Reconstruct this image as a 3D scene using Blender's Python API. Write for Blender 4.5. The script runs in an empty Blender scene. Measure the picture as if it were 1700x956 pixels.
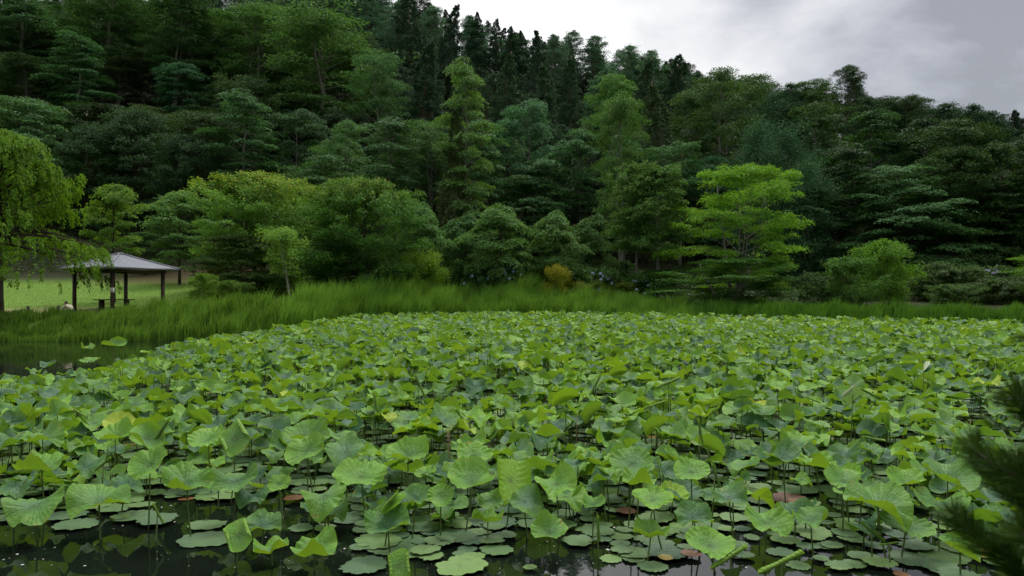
import bpy, bmesh, math, random
import numpy as np
from mathutils import Vector, Matrix

R_ = math.radians
SC = bpy.context.scene
COL = SC.collection
F, HY, CAMZ = 1228.0, 485.0, 2.5          # photo focal length (px), horizon row, eye height above the water

# ------------------------------------------------------------------ camera, sky, sun, exposure
cam = bpy.data.cameras.new('camera')
cam_o = bpy.data.objects.new('camera', cam)
COL.objects.link(cam_o)
cam_o.location = (0, 0, CAMZ)
cam_o.rotation_euler = (R_(90.33), 0, 0)
cam.sensor_width = 36.0
cam.lens = 36.0 * F / 1700.0
cam.clip_start, cam.clip_end = 0.1, 3000
cam.dof.use_dof = True
cam.dof.focus_distance = 15.0
cam.dof.aperture_fstop = 3.0
SC.camera = cam_o

SUN_EL, SUN_AZ = 60.0, 25.0                # a bright patch of overcast high up ahead
sun = bpy.data.lights.new('sun', 'SUN')
sun.energy = 1.5
sun.angle = R_(16)
sun.color = (1.0, 0.97, 0.92)
sun_o = bpy.data.objects.new('sun', sun)
COL.objects.link(sun_o)
sd = Vector((math.sin(R_(SUN_AZ)) * math.cos(R_(SUN_EL)), math.cos(R_(SUN_AZ)) * math.cos(R_(SUN_EL)), math.sin(R_(SUN_EL))))
sun_o.rotation_euler = sd.to_track_quat('Z', 'Y').to_euler()
sun_o.location = (0, 0, 120)

vs = SC.view_settings
vs.view_transform = 'Standard'
vs.look = 'None'
vs.exposure = 0.60
vs.gamma = 1.0
vs.use_curve_mapping = False
cy = SC.cycles
cy.max_bounces = 6
cy.diffuse_bounces = 3
cy.glossy_bounces = 2
cy.transmission_bounces = 4
cy.transparent_max_bounces = 4
cy.caustics_reflective = False
cy.caustics_refractive = False
cy.use_denoising = True
cy.denoising_prefilter = 'NONE'
cy.use_adaptive_sampling = True
cy.adaptive_threshold = 0.02
cy.sample_clamp_indirect = 4.0


class NT:
    """small helper for node trees"""
    def __init__(self, tree):
        self.t = tree
        tree.nodes.clear()

    def n(self, kind, **kw):
        nd = self.t.nodes.new(kind)
        for k, v in kw.items():
            setattr(nd, k, v)
        return nd

    def put(self, sock, v):
        if isinstance(v, bpy.types.NodeSocket):
            self.t.links.new(v, sock)
        elif isinstance(v, (tuple, list)) and len(v) == 3 and sock.type == 'RGBA':
            sock.default_value = (*v, 1)
        else:
            sock.default_value = v

    def math(self, op, a, b=None, c=None, clamp=False):
        nd = self.n('ShaderNodeMath', operation=op, use_clamp=clamp)
        self.put(nd.inputs[0], a)
        if b is not None: self.put(nd.inputs[1], b)
        if c is not None: self.put(nd.inputs[2], c)
        return nd.outputs[0]

    def vmath(self, op, a, b=None, out=0):
        nd = self.n('ShaderNodeVectorMath', operation=op)
        self.put(nd.inputs[0], a)
        if b is not None: self.put(nd.inputs[1], b)
        return nd.outputs[out]

    def mix(self, f, a, b, blend='MIX'):
        nd = self.n('ShaderNodeMix', data_type='RGBA', blend_type=blend)
        self.put(nd.inputs[0], f); self.put(nd.inputs[6], a); self.put(nd.inputs[7], b)
        return nd.outputs[2]

    def ramp(self, v, a, b, c=0.0, d=1.0, smooth=True):
        nd = self.n('ShaderNodeMapRange')
        nd.interpolation_type = 'SMOOTHSTEP' if smooth else 'LINEAR'
        self.put(nd.inputs[0], v)
        for i, x in enumerate((a, b, c, d)): nd.inputs[i + 1].default_value = x
        return nd.outputs[0]

    def noise(self, vec, scale, detail=3, rough=0.55, dist=0.0):
        nd = self.n('ShaderNodeTexNoise')
        if vec is not None: self.put(nd.inputs['Vector'], vec)
        nd.inputs['Scale'].default_value = scale
        nd.inputs['Detail'].default_value = detail
        nd.inputs['Roughness'].default_value = rough
        nd.inputs['Distortion'].default_value = dist
        return nd.outputs['Fac']


def build_world():
    w = bpy.data.worlds.new('World')
    SC.world = w
    w.use_nodes = True
    t = NT(w.node_tree)
    tc = t.n('ShaderNodeTexCoord')
    d = tc.outputs['Generated']
    sep = t.n('ShaderNodeSeparateXYZ'); t.put(sep.inputs[0], d)
    z = sep.outputs[2]
    st = t.vmath('MULTIPLY', d, (1.0, 1.0, 1.9))
    big = t.noise(st, 2.6, 5, 0.5, 0.25)
    fine = t.noise(st, 9.0, 5, 0.6, 0.2)

    def blob(px, py, tight0, tight1):
        v = Vector((px - 850, F, HY - py)).normalized()
        return t.ramp(t.vmath('DOT_PRODUCT', d, tuple(v), out=1), math.cos(R_(tight0)), math.cos(R_(tight1)))
    L = t.math('MULTIPLY_ADD', t.math('SUBTRACT', big, 0.5), 0.80, 0.385)
    L = t.math('ADD', L, t.math('MULTIPLY', t.math('SUBTRACT', fine, 0.5), 0.34))
    for (px, py, a, b, amt) in ((850, 50, 19, 0, 0.34), (1330, 105, 12, 0, 0.30), (990, 90, 13, 0, 0.14), (1690, 195, 10, 0, 0.22),
                                (1620, 20, 18, 0, -0.26), (1130, -20, 9, 0, -0.30), (200, -160, 22, 0, 0.2)):
        L = t.math('ADD', L, t.math('MULTIPLY', blob(px, py, a, b), amt))
    L = t.math('MAXIMUM', L, 0.24)
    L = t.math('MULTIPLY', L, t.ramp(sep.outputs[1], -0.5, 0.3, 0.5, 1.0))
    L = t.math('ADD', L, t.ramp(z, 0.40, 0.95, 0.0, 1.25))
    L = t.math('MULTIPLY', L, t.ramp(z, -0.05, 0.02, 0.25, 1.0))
    tintc = t.mix(t.ramp(L, 0.28, 0.65), (0.93, 0.965, 1.06), (1.0, 1.0, 1.0))
    cl = t.vmath('SCALE', tintc)
    sc = cl.node
    t.put(sc.inputs[3], t.math('MULTIPLY', L, 10.0))
    sky = t.n('ShaderNodeTexSky', sky_type='NISHITA')
    sky.sun_disc = False
    sky.sun_elevation = R_(SUN_EL)
    sky.sun_rotation = R_(SUN_AZ)
    sky.air_density = 1.0
    sky.dust_density = 2.0
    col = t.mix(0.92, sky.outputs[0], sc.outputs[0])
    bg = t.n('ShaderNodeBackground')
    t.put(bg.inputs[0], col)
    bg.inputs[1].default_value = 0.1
    out = t.n('ShaderNodeOutputWorld')
    t.t.links.new(bg.outputs[0], out.inputs[0])


build_world()

# ------------------------------------------------------------------ general helpers


def tag(o, label=None, cat=None, group=None, kind=None):
    if label: o['label'] = label
    if cat: o['category'] = cat
    if group: o['group'] = group
    if kind: o['kind'] = kind
    return o


def empty(name, loc, rz=0.0, scale=(1, 1, 1)):
    o = bpy.data.objects.new(name, None)
    COL.objects.link(o)
    o.location = loc
    o.rotation_euler = (0, 0, rz)
    o.scale = scale
    o.empty_display_size = 0.2
    return o


def link(name, me, parent=None, loc=None):
    o = bpy.data.objects.new(name, me)
    COL.objects.link(o)
    if parent is not None: o.parent = parent
    if loc is not None: o.location = loc
    return o


class MB:
    """collects polygons (numpy) and builds one mesh"""
    def __init__(self):
        self.V, self.F4, self.F3, self.n = [], [], [], 0
        self.tint4, self.tint3, self.vt, self.m4, self.m3 = [], [], [], [], []

    def add(self, V, F4=None, F3=None, tint=0.5, vt=None, mat=0):
        V = np.asarray(V, float).reshape(-1, 3)
        self.V.append(V)
        if F4 is not None and len(F4):
            F4 = np.asarray(F4, int)
            self.F4.append(F4 + self.n)
            self.tint4.append(np.broadcast_to(np.asarray(tint, float), (len(F4),)))
            self.m4.append(np.full(len(F4), mat))
        if F3 is not None and len(F3):
            F3 = np.asarray(F3, int)
            self.F3.append(F3 + self.n)
            self.tint3.append(np.broadcast_to(np.asarray(tint, float), (len(F3),)))
            self.m3.append(np.full(len(F3), mat))
        self.vt.append(np.zeros((len(V), 3)) if vt is None else np.asarray(vt, float))
        self.n += len(V)
        return self

    def mesh(self, name, mats, smooth=False):
        me = bpy.data.meshes.new(name)
        V = np.concatenate(self.V) if self.V else np.zeros((0, 3))
        F4 = np.concatenate(self.F4) if self.F4 else np.zeros((0, 4), int)
        F3 = np.concatenate(self.F3) if self.F3 else np.zeros((0, 3), int)
        n4, n3 = len(F4), len(F3)
        me.vertices.add(len(V))
        me.vertices.foreach_set('co', V.ravel())
        me.loops.add(n4 * 4 + n3 * 3)
        me.loops.foreach_set('vertex_index', np.concatenate([F4.ravel(), F3.ravel()]).astype(np.int32))
        me.polygons.add(n4 + n3)
        st = np.concatenate([np.arange(n4) * 4, n4 * 4 + np.arange(n3) * 3]).astype(np.int32)
        me.polygons.foreach_set('loop_start', st)
        mi = np.concatenate(self.m4 + self.m3).astype(np.int32) if (self.m4 or self.m3) else np.zeros(0, np.int32)
        me.polygons.foreach_set('material_index', mi)
        if smooth:
            me.polygons.foreach_set('use_smooth', np.ones(n4 + n3, bool))
        me.update(calc_edges=True)
        a = me.attributes.new('tint', 'FLOAT', 'FACE')
        a.data.foreach_set('value', np.concatenate(self.tint4 + self.tint3).astype(np.float32))
        b = me.attributes.new('disc', 'FLOAT_VECTOR', 'POINT')
        b.data.foreach_set('vector', np.concatenate(self.vt).astype(np.float32).ravel())
        for m in (mats if isinstance(mats, (list, tuple)) else [mats]):
            me.materials.append(m)
        return me


def unit(v):
    return v / np.maximum(np.linalg.norm(v, axis=-1, keepdims=True), 1e-9)


def tube(mb, P, rad, ns=6, tint=0.5, mat=0, cap=True):
    P = np.asarray(P, float)
    n = len(P)
    rad = np.broadcast_to(np.asarray(rad, float), (n,))
    T = unit(np.gradient(P, axis=0))
    ref = np.array([0.0, 0, 1]) if abs(T[0, 2]) < 0.9 else np.array([1.0, 0, 0])
    A = unit(np.cross(T, ref)); B = np.cross(T, A)
    th = np.arange(ns) * 2 * np.pi / ns
    V = P[:, None] + rad[:, None, None] * (np.cos(th)[None, :, None] * A[:, None] + np.sin(th)[None, :, None] * B[:, None])
    i, j = np.meshgrid(np.arange(n - 1), np.arange(ns), indexing='ij')
    j2 = (j + 1) % ns
    Q = np.stack([i * ns + j, i * ns + j2, (i + 1) * ns + j2, (i + 1) * ns + j], -1).reshape(-1, 4)
    V = V.reshape(-1, 3)
    F3 = None
    if cap:
        V = np.vstack([V, P[-1], P[0]])
        c = n * ns
        k = np.arange(ns); k2 = (k + 1) % ns
        F3 = np.vstack([np.stack([(n - 1) * ns + k, (n - 1) * ns + k2, np.full(ns, c)], -1),
                        np.stack([k2, k, np.full(ns, c + 1)], -1)])
    mb.add(V, Q, F3, tint=tint, mat=mat)


def box(mb, c, s, rot=None, tint=0.5, mat=0):
    c = np.array(c, float); s = np.array(s, float) / 2
    V = np.array([[x, y, z] for x in (-1, 1) for y in (-1, 1) for z in (-1, 1)], float) * s
    if rot is not None: V = V @ np.array(rot).T
    V = V + c
    Q = [[0, 1, 3, 2], [4, 6, 7, 5], [0, 4, 5, 1], [2, 3, 7, 6], [0, 2, 6, 4], [1, 5, 7, 3]]
    mb.add(V, Q, tint=tint, mat=mat)


def leaves(mb, C, N, D, size, aspect, tint, fold=0.12, mat=0):
    """one bent rhombic leaf per centre"""
    size = np.broadcast_to(size, (len(C),))[:, None]
    N = unit(N)
    D = unit(D - N * np.sum(D * N, -1, keepdims=True))
    S = np.cross(N, D)
    a = C - D * size * .5
    b = C + S * size * aspect * .5 + N * size * fold
    c = C + D * size * .5 - N * size * fold * .5
    d = C - S * size * aspect * .5 + N * size * fold
    V = np.stack([a, b, c, d], 1).reshape(-1, 3)
    mb.add(V, np.arange(len(C) * 4).reshape(-1, 4), tint=tint, mat=mat)


# ------------------------------------------------------------------ materials
def new_mat(name):
    m = bpy.data.materials.new(name)
    m.use_nodes = True
    return m, NT(m.node_tree)


def leaf_mat(name, dark, light, tip=None, trans=0.3, tcol=None, rough=0.6, spec=0.14):
    m, t = new_mat(name)
    at = t.n('ShaderNodeAttribute', attribute_name='tint')
    f = at.outputs['Fac']
    col = t.mix(t.math('MINIMUM', f, 1.0), dark, light)
    if tip is not None:
        col = t.mix(t.ramp(f, 1.0, 2.0, smooth=False), col, tip)
    oi = t.n('ShaderNodeObjectInfo')
    col = t.mix(1.0, col, oi.outputs['Color'], 'MULTIPLY')
    p = t.n('ShaderNodeBsdfPrincipled')
    t.put(p.inputs['Base Color'], col)
    p.inputs['Roughness'].default_value = rough
    p.inputs['Specular IOR Level'].default_value = spec
    tr = t.n('ShaderNodeBsdfTranslucent')
    tc = t.mix(0.55, col, tcol or (light[0] * 1.5, light[1] * 1.3, light[2] * .5))
    tc = t.mix(1.0, tc, oi.outputs['Color'], 'MULTIPLY')
    t.put(tr.inputs[0], tc)
    mx = t.n('ShaderNodeMixShader')
    mx.inputs[0].default_value = trans
    t.t.links.new(p.outputs[0], mx.inputs[1]); t.t.links.new(tr.outputs[0], mx.inputs[2])
    o = t.n('ShaderNodeOutputMaterial')
    t.t.links.new(mx.outputs[0], o.inputs[0])
    return m


def solid_mat(name, c1, c2=None, scale=6.0, rough=0.8, spec=0.3, stretch=(1, 1, 1), bump=0.0, detail=4, metal=0.0):
    m, t = new_mat(name)
    tc = t.n('ShaderNodeTexCoord')
    v = t.vmath('MULTIPLY', tc.outputs['Object'], stretch)
    nz = t.noise(v, scale, detail, 0.6)
    col = t.mix(t.ramp(nz, 0.3, 0.7), c1, c2 or c1)
    p = t.n('ShaderNodeBsdfPrincipled')
    t.put(p.inputs['Base Color'], col)
    p.inputs['Roughness'].default_value = rough
    p.inputs['Specular IOR Level'].default_value = spec
    p.inputs['Metallic'].default_value = metal
    if bump:
        b = t.n('ShaderNodeBump'); b.inputs['Strength'].default_value = bump; b.inputs['Distance'].default_value = 0.02
        t.put(b.inputs['Height'], nz); t.t.links.new(b.outputs[0], p.inputs['Normal'])
    o = t.n('ShaderNodeOutputMaterial')
    t.t.links.new(p.outputs[0], o.inputs[0])
    return m


def lotus_mat():
    m, t = new_mat('lotus leaf')
    at = t.n('ShaderNodeAttribute', attribute_name='disc')
    sp = t.n('ShaderNodeSeparateXYZ'); t.put(sp.inputs[0], at.outputs['Vector'])
    x, y, ti = sp.outputs
    r = t.math('SQRT', t.math('ADD', t.math('MULTIPLY', x, x), t.math('MULTIPLY', y, y)))
    th = t.math('ARCTAN2', y, x)
    w = t.math('ABSOLUTE', t.math('SINE', t.math('MULTIPLY', th, 10.5)))         # 21 main veins
    vein = t.math('SUBTRACT', 1.0, t.ramp(t.math('MULTIPLY', w, t.math('ADD', r, 0.05)), 0.015, 0.10), clamp=True)
    w2 = t.math('ABSOLUTE', t.math('SINE', t.math('MULTIPLY', th, 21.0)))
    vein2 = t.math('MULTIPLY', t.math('SUBTRACT', 1.0, t.ramp(t.math('MULTIPLY', w2, r), 0.03, 0.18), clamp=True), t.ramp(r, 0.45, 0.75))
    vein = t.math('MAXIMUM', vein, t.math('MULTIPLY', vein2, 0.7))
    geo = t.n('ShaderNodeNewGeometry')
    back = geo.outputs['Backfacing']
    tc = t.n('ShaderNodeTexCoord')
    nz = t.noise(geo.outputs['Position'], 7.0, 3, 0.6)
    nz2 = t.noise(geo.outputs['Position'], 38.0, 3, 0.6)
    tt = t.math('ADD', ti, t.math('MULTIPLY', t.math('SUBTRACT', nz, 0.5), 0.35))
    tt = t.math('ADD', tt, t.ramp(r, 0.15, 1.0, -0.26, 0.20, smooth=False), clamp=True)
    front = t.mix(tt, (0.026, 0.098, 0.040), (0.165, 0.350, 0.026))
    front = t.mix(t.ramp(ti, 1.0, 2.0, smooth=False), front, (0.42, 0.46, 0.03))    # yellowing leaves
    front = t.mix(t.ramp(ti, 2.0, 3.0, smooth=False), front, (0.16, 0.045, 0.025))    # dead red brown leaves
    front = t.mix(t.math('MULTIPLY', vein, 0.42), front, (0.30, 0.46, 0.13))
    front = t.mix(t.math('MULTIPLY', t.ramp(nz2, 0.5, 0.75), 0.16), front, (0.20, 0.27, 0.13))
    bloom = t.ramp(t.noise(geo.outputs['Position'], 4.0, 2, .5), .48, .68)
    front = t.mix(t.math('MULTIPLY', bloom, t.math('MULTIPLY', t.math('SUBTRACT', 1.0, tt), 0.34)), front, (0.17, 0.27, 0.19))
    spot = t.math('MULTIPLY', t.ramp(t.noise(geo.outputs['Position'], 13.0, 3, .6), .60, .68), t.ramp(r, .62, .98))
    front = t.mix(t.math('MULTIPLY', spot, .8), front, (0.28, 0.24, 0.06))
    front = t.mix(t.math('SUBTRACT', 1.0, t.ramp(r, 0.02, 0.06), clamp=True), front, (0.40, 0.45, 0.25))
    bk = t.mix(tt, (0.110, 0.225, 0.050), (0.190, 0.340, 0.035))
    bk = t.mix(t.ramp(ti, 2.0, 3.0, smooth=False), bk, (0.16, 0.05, 0.03))
    bk = t.mix(t.math('MULTIPLY', vein, 0.35), bk, (0.36, 0.42, 0.16))
    # pale cream undersides on some leaves (tint below zero)
    bk = t.mix(t.ramp(ti, -0.6, -0.2, 1.0, 0.0), bk, (0.50, 0.56, 0.36))
    col = t.mix(back, front, bk)
    p = t.n('ShaderNodeBsdfPrincipled')
    t.put(p.inputs['Base Color'], col)
    p.inputs['Roughness'].default_value = 0.50
    p.inputs['Specular IOR Level'].default_value = 0.28
    h = t.math('ADD', t.math('MULTIPLY', vein, -0.8), t.math('MULTIPLY', nz2, 0.8))
    b = t.n('ShaderNodeBump'); b.inputs['Strength'].default_value = 0.9; b.inputs['Distance'].default_value = 0.016
    t.put(b.inputs['Height'], h); t.t.links.new(b.outputs[0], p.inputs['Normal'])
    tr = t.n('ShaderNodeBsdfTranslucent')
    t.put(tr.inputs[0], t.mix(t.ramp(ti, 2.0, 3.0, smooth=False), t.mix(tt, (0.17, 0.34, 0.02), (0.33, 0.53, 0.02)), (0.1, .03, .02)))
    mx = t.n('ShaderNodeMixShader'); mx.inputs[0].default_value = 0.26
    t.t.links.new(p.outputs[0], mx.inputs[1]); t.t.links.new(tr.outputs[0], mx.inputs[2])
    o = t.n('ShaderNodeOutputMaterial')
    t.t.links.new(mx.outputs[0], o.inputs[0])
    return m


def water_mat():
    m, t = new_mat('pond water')
    p = t.n('ShaderNodeBsdfPrincipled')
    p.inputs['Base Color'].default_value = (0.006, 0.009, 0.006, 1)
    p.inputs['Roughness'].default_value = 0.02
    p.inputs['IOR'].default_value = 1.42
    geo = t.n('ShaderNodeNewGeometry')
    nz = t.noise(t.vmath('MULTIPLY', geo.outputs['Position'], (1, 0.6, 1)), 3.0, 3, 0.5)
    b = t.n('ShaderNodeBump'); b.inputs['Strength'].default_value = 0.04; b.inputs['Distance'].default_value = 0.05
    t.put(b.inputs['Height'], nz); t.t.links.new(b.outputs[0], p.inputs['Normal'])
    o = t.n('ShaderNodeOutputMaterial')
    t.t.links.new(p.outputs[0], o.inputs[0])
    return m


def ground_mat():
    m, t = new_mat('ground')
    geo = t.n('ShaderNodeNewGeometry')
    P = geo.outputs['Position']
    n1 = t.noise(P, 0.22, 4, 0.6)
    n2 = t.noise(P, 3.0, 4, 0.65)
    at = t.n('ShaderNodeAttribute', attribute_name='zone')      # 0 lawn .. 1 forest floor
    z = at.outputs['Fac']
    lawn = t.mix(t.ramp(n2, 0.3, 0.7), (0.080, 0.150, 0.022), (0.125, 0.205, 0.036))
    sep = t.n('ShaderNodeSeparateXYZ'); t.put(sep.inputs[0], P)
    # worn dry strip of turf across the lower lawn
    dy = t.math('ABSOLUTE', t.math('SUBTRACT', t.math('ADD', sep.outputs[1], t.math('MULTIPLY', n1, 7.0)), 49.3))
    dry = t.math('MULTIPLY', t.math('SUBTRACT', 1.0, t.ramp(dy, 1.0, 3.6)), t.ramp(n2, 0.25, 0.55))
    lawn = t.mix(t.math('MULTIPLY', dry, 0.8), lawn, (0.27, 0.24, 0.12))
    soil = t.mix(t.ramp(n2, 0.35, 0.65), (0.020, 0.017, 0.011), (0.030, 0.040, 0.015))
    col = t.mix(z, lawn, soil)
    at2 = t.n('ShaderNodeAttribute', attribute_name='bare')
    col = t.mix(at2.outputs['Fac'], col, (0.13, 0.095, 0.055))
    p = t.n('ShaderNodeBsdfPrincipled')
    t.put(p.inputs['Base Color'], col)
    p.inputs['Roughness'].default_value = 0.95
    p.inputs['Specular IOR Level'].default_value = 0.1
    b = t.n('ShaderNodeBump'); b.inputs['Strength'].default_value = 0.6; b.inputs['Distance'].default_value = 0.1
    t.put(b.inputs['Height'], n2); t.t.links.new(b.outputs[0], p.inputs['Normal'])
    o = t.n('ShaderNodeOutputMaterial')
    t.t.links.new(p.outputs[0], o.inputs[0])
    return m


M = {
    'lotus': lotus_mat(), 'water': water_mat(), 'ground': ground_mat(),
    'stalk': solid_mat('lotus stalk', (0.075, 0.13, 0.03), (0.10, 0.12, 0.04), 20, 0.6),
    'dead': solid_mat('dead stalk', (0.17, 0.085, 0.045), (0.25, 0.16, 0.09), 20, 0.8),
    'bark': solid_mat('dark bark', (0.035, 0.027, 0.020), (0.075, 0.062, 0.048), 9, 0.9, 0.1, (1, 1, .25), .5),
    'palebark': solid_mat('pale bark', (0.13, 0.12, 0.10), (0.26, 0.24, 0.21), 7, 0.9, 0.1, (1, 1, .4), .4),
    'redbark': solid_mat('reddish bark', (0.10, 0.065, 0.045), (0.19, 0.14, 0.11), 9, 0.9, 0.1, (1, 1, .2), .5),
    'deadwood': solid_mat('bleached dead wood', (0.30, 0.28, 0.25), (0.42, 0.40, 0.37), 6, 0.9),
    'broad': leaf_mat('broadleaf foliage', (0.020, 0.056, 0.024), (0.076, 0.160, 0.058)),
    'olive': leaf_mat('olive foliage', (0.032, 0.076, 0.024), (0.098, 0.190, 0.056)),
    'cedar': leaf_mat('cedar foliage', (0.020, 0.044, 0.024), (0.072, 0.118, 0.056), trans=.14),
    'larch': leaf_mat('larch foliage', (0.034, 0.074, 0.042), (0.076, 0.142, 0.074), trans=.25),
    'bright': leaf_mat('bright maple foliage', (0.048, 0.130, 0.014), (0.140, 0.285, 0.026), trans=.38),
    'roundtip': leaf_mat('round tree foliage', (0.036, 0.090, 0.016), (0.085, 0.190, 0.030), (0.25, 0.23, 0.03)),
    'weep': leaf_mat('weeping foliage', (0.050, 0.110, 0.012), (0.145, 0.255, 0.026), trans=.38),
    'bushg': leaf_mat('bush foliage', (0.024, 0.056, 0.016), (0.070, 0.125, 0.030)),
    'golden': leaf_mat('golden bush foliage', (0.08, 0.14, 0.012), (0.21, 0.27, 0.020), (0.30, .27, .03)),
    'pine': leaf_mat('pine needles', (0.016, 0.044, 0.008), (0.060, 0.115, 0.016), trans=.15, rough=.7),
    'reed': leaf_mat('reeds', (0.036, 0.105, 0.014), (0.190, 0.380, 0.055), trans=.35),
    'grass': leaf_mat('lawn grass', (0.078, 0.148, 0.020), (0.12, 0.205, 0.03), trans=.3),
    'petal': leaf_mat('hydrangea petals', (0.22, 0.33, 0.55), (0.42, 0.52, 0.70), trans=.3),
    'fleck': solid_mat('floating flecks', (0.42, 0.44, 0.40), (0.55, 0.55, 0.5), 5),
    'rooftile': None,
    'timber': solid_mat('dark stained timber', (0.035, 0.024, 0.018), (0.06, 0.042, 0.032), 10, 0.7, .3, (4, 4, .5), .2),
    'paper': solid_mat('white notice', (0.72, 0.72, 0.70), (0.62, 0.62, 0.62), 20, .6),
    'postwood': solid_mat('weathered post', (0.07, 0.055, 0.04), (0.12, 0.10, 0.075), 12, .9, .2, (4, 4, .6)),
    'bin': solid_mat('blue green plastic', (0.10, 0.17, 0.15), (0.12, 0.20, 0.18), 8, .5),
    'skin': solid_mat('skin', (0.42, 0.26, 0.18), (0.46, 0.29, 0.2), 5, .6),
    'shirt': solid_mat('cream cotton', (0.52, 0.47, 0.36), (0.60, 0.55, 0.43), 9, .9, .1),
    'trouser': solid_mat('dark trousers', (0.018, 0.02, 0.028), (0.03, 0.03, 0.04), 9, .9, .1),
    'hair': solid_mat('dark hair', (0.008, 0.007, 0.006), (0.02, 0.017, 0.014), 30, .5),
}


# ------------------------------------------------------------------ ground, hill and water
SHX = np.array([-400, -60, -26, -18.8, -14, -12.2, -10.4, -5, 0, 6, 10.6, 16.9, 27, 60, 400.])
SHY = np.array([38, 38, 38.2, 38.8, 39.5, 43.5, 51, 56.5, 58, 56, 52, 46.5, 39.5, 33, 33.])


def shore(x): return np.interp(x, SHX, SHY)


def sstep(a, b, x):
    t = np.clip((x - a) / (b - a), 0, 1)
    return t * t * (3 - 2 * t)


def foot(x): return 76 + 1.5 * np.sin(np.asarray(x) * .09)


def ground(x, y):
    x = np.asarray(x, float); y = np.asarray(y, float)
    d = y - shore(x)
    lift = np.where(x < -11, 0.085, 0.045)
    g = -0.6 + 1.35 * sstep(-1.0, 2.5, d) + np.where(d > 1.5, lift * np.minimum(d - 1.5, 40), 0)
    s = np.clip(.55 - .002 * (x + 20), .20, .62)
    u = y - foot(x)
    hill = s * 4.0 * np.log1p(np.exp(np.clip(u / 4.0, -30, 30)))
    hill = np.where(u > 100, s * (100 + 18 * np.tanh((u - 100) / 40)), hill)
    bumps = (np.sin(x * .11 + y * .07) + np.sin(x * .05 - y * .13 + 1)) * .9 * sstep(5, 30, u)
    near = 1.5 * (1 - sstep(2.6, 5.0, y))
    return g + hill + bumps + near


def build_ground():
    xs = np.unique(np.concatenate([np.arange(-600, -90, 20.), np.arange(-90, 110, 1.5), np.arange(110, 700, 20.)]))
    ys = np.unique(np.concatenate([np.arange(-400, -10, 20.), np.arange(-10, 90, 1.0), np.arange(90, 230, 4.), np.arange(230, 900, 30.)]))
    X, Y = np.meshgrid(xs, ys)
    Z = ground(X, Y)
    V = np.stack([X, Y, Z], -1).reshape(-1, 3)
    nx, ny = len(xs), len(ys)
    j, i = np.meshgrid(np.arange(ny - 1), np.arange(nx - 1), indexing='ij')
    Q = np.stack([j * nx + i, j * nx + i + 1, (j + 1) * nx + i + 1, (j + 1) * nx + i], -1).reshape(-1, 4)
    mb = MB(); mb.add(V, Q)
    me = mb.mesh('ground', M['ground'], True)
    zone = np.maximum(sstep(66, 72, Y), sstep(-14, -10, X) * (Y > 20)) * (Y > 20)
    zone = np.maximum(zone, (Y > 20) * (1 - sstep(0.2, 1.2, Y - shore(X))))
    bare = sstep(65.5, 68, Y) * (1 - sstep(73, 76, Y)) * (1 - sstep(-24, -18, X)) * sstep(-40, -34, X) * .6
    for nm, arr in (('zone', zone), ('bare', bare)):
        a = me.attributes.new(nm, 'FLOAT', 'POINT')
        a.data.foreach_set('value', arr.ravel().astype(np.float32))
    tag(link('ground', me), kind='structure')
    xs2 = np.linspace(-70, 80, 61); ys2 = np.linspace(3, 60, 41)
    X, Y = np.meshgrid(xs2, ys2)
    V = np.stack([X, Y, X * 0], -1).reshape(-1, 3)
    nx, ny = 61, 41
    j, i = np.meshgrid(np.arange(ny - 1), np.arange(nx - 1), indexing='ij')
    Q = np.stack([j * nx + i, j * nx + i + 1, (j + 1) * nx + i + 1, (j + 1) * nx + i], -1).reshape(-1, 4)
    tag(link('water', MB().add(V, Q).mesh('water', M['water'], True)), kind='structure')


build_ground()


def at_z(px, py, z):
    """the point at height z that the photo shows at px, py"""
    Y = (CAMZ - z) * F / (py - HY)
    return (px - 850) / F * Y, Y


# ------------------------------------------------------------------ trees
PROF = {
    'broad': lambda t: (1 - t ** 2.6) * (.62 + .38 * t) + .05,
    'egg': lambda t: np.sin(np.pi * (.14 + .84 * t)) ** .7 + .03,
    'cone': lambda t: (1 - t) ** .85 * .95 + .04,
    'column': lambda t: (1 - t ** 2.4) * .92 + .05,
    'dome': lambda t: np.sqrt(np.maximum(0, 1 - t ** 2)) * .97 + .03,
    'fan': lambda t: (.35 + .75 * t) * (1 - t ** 5) + .06,
}
rs = np.random.RandomState


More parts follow.
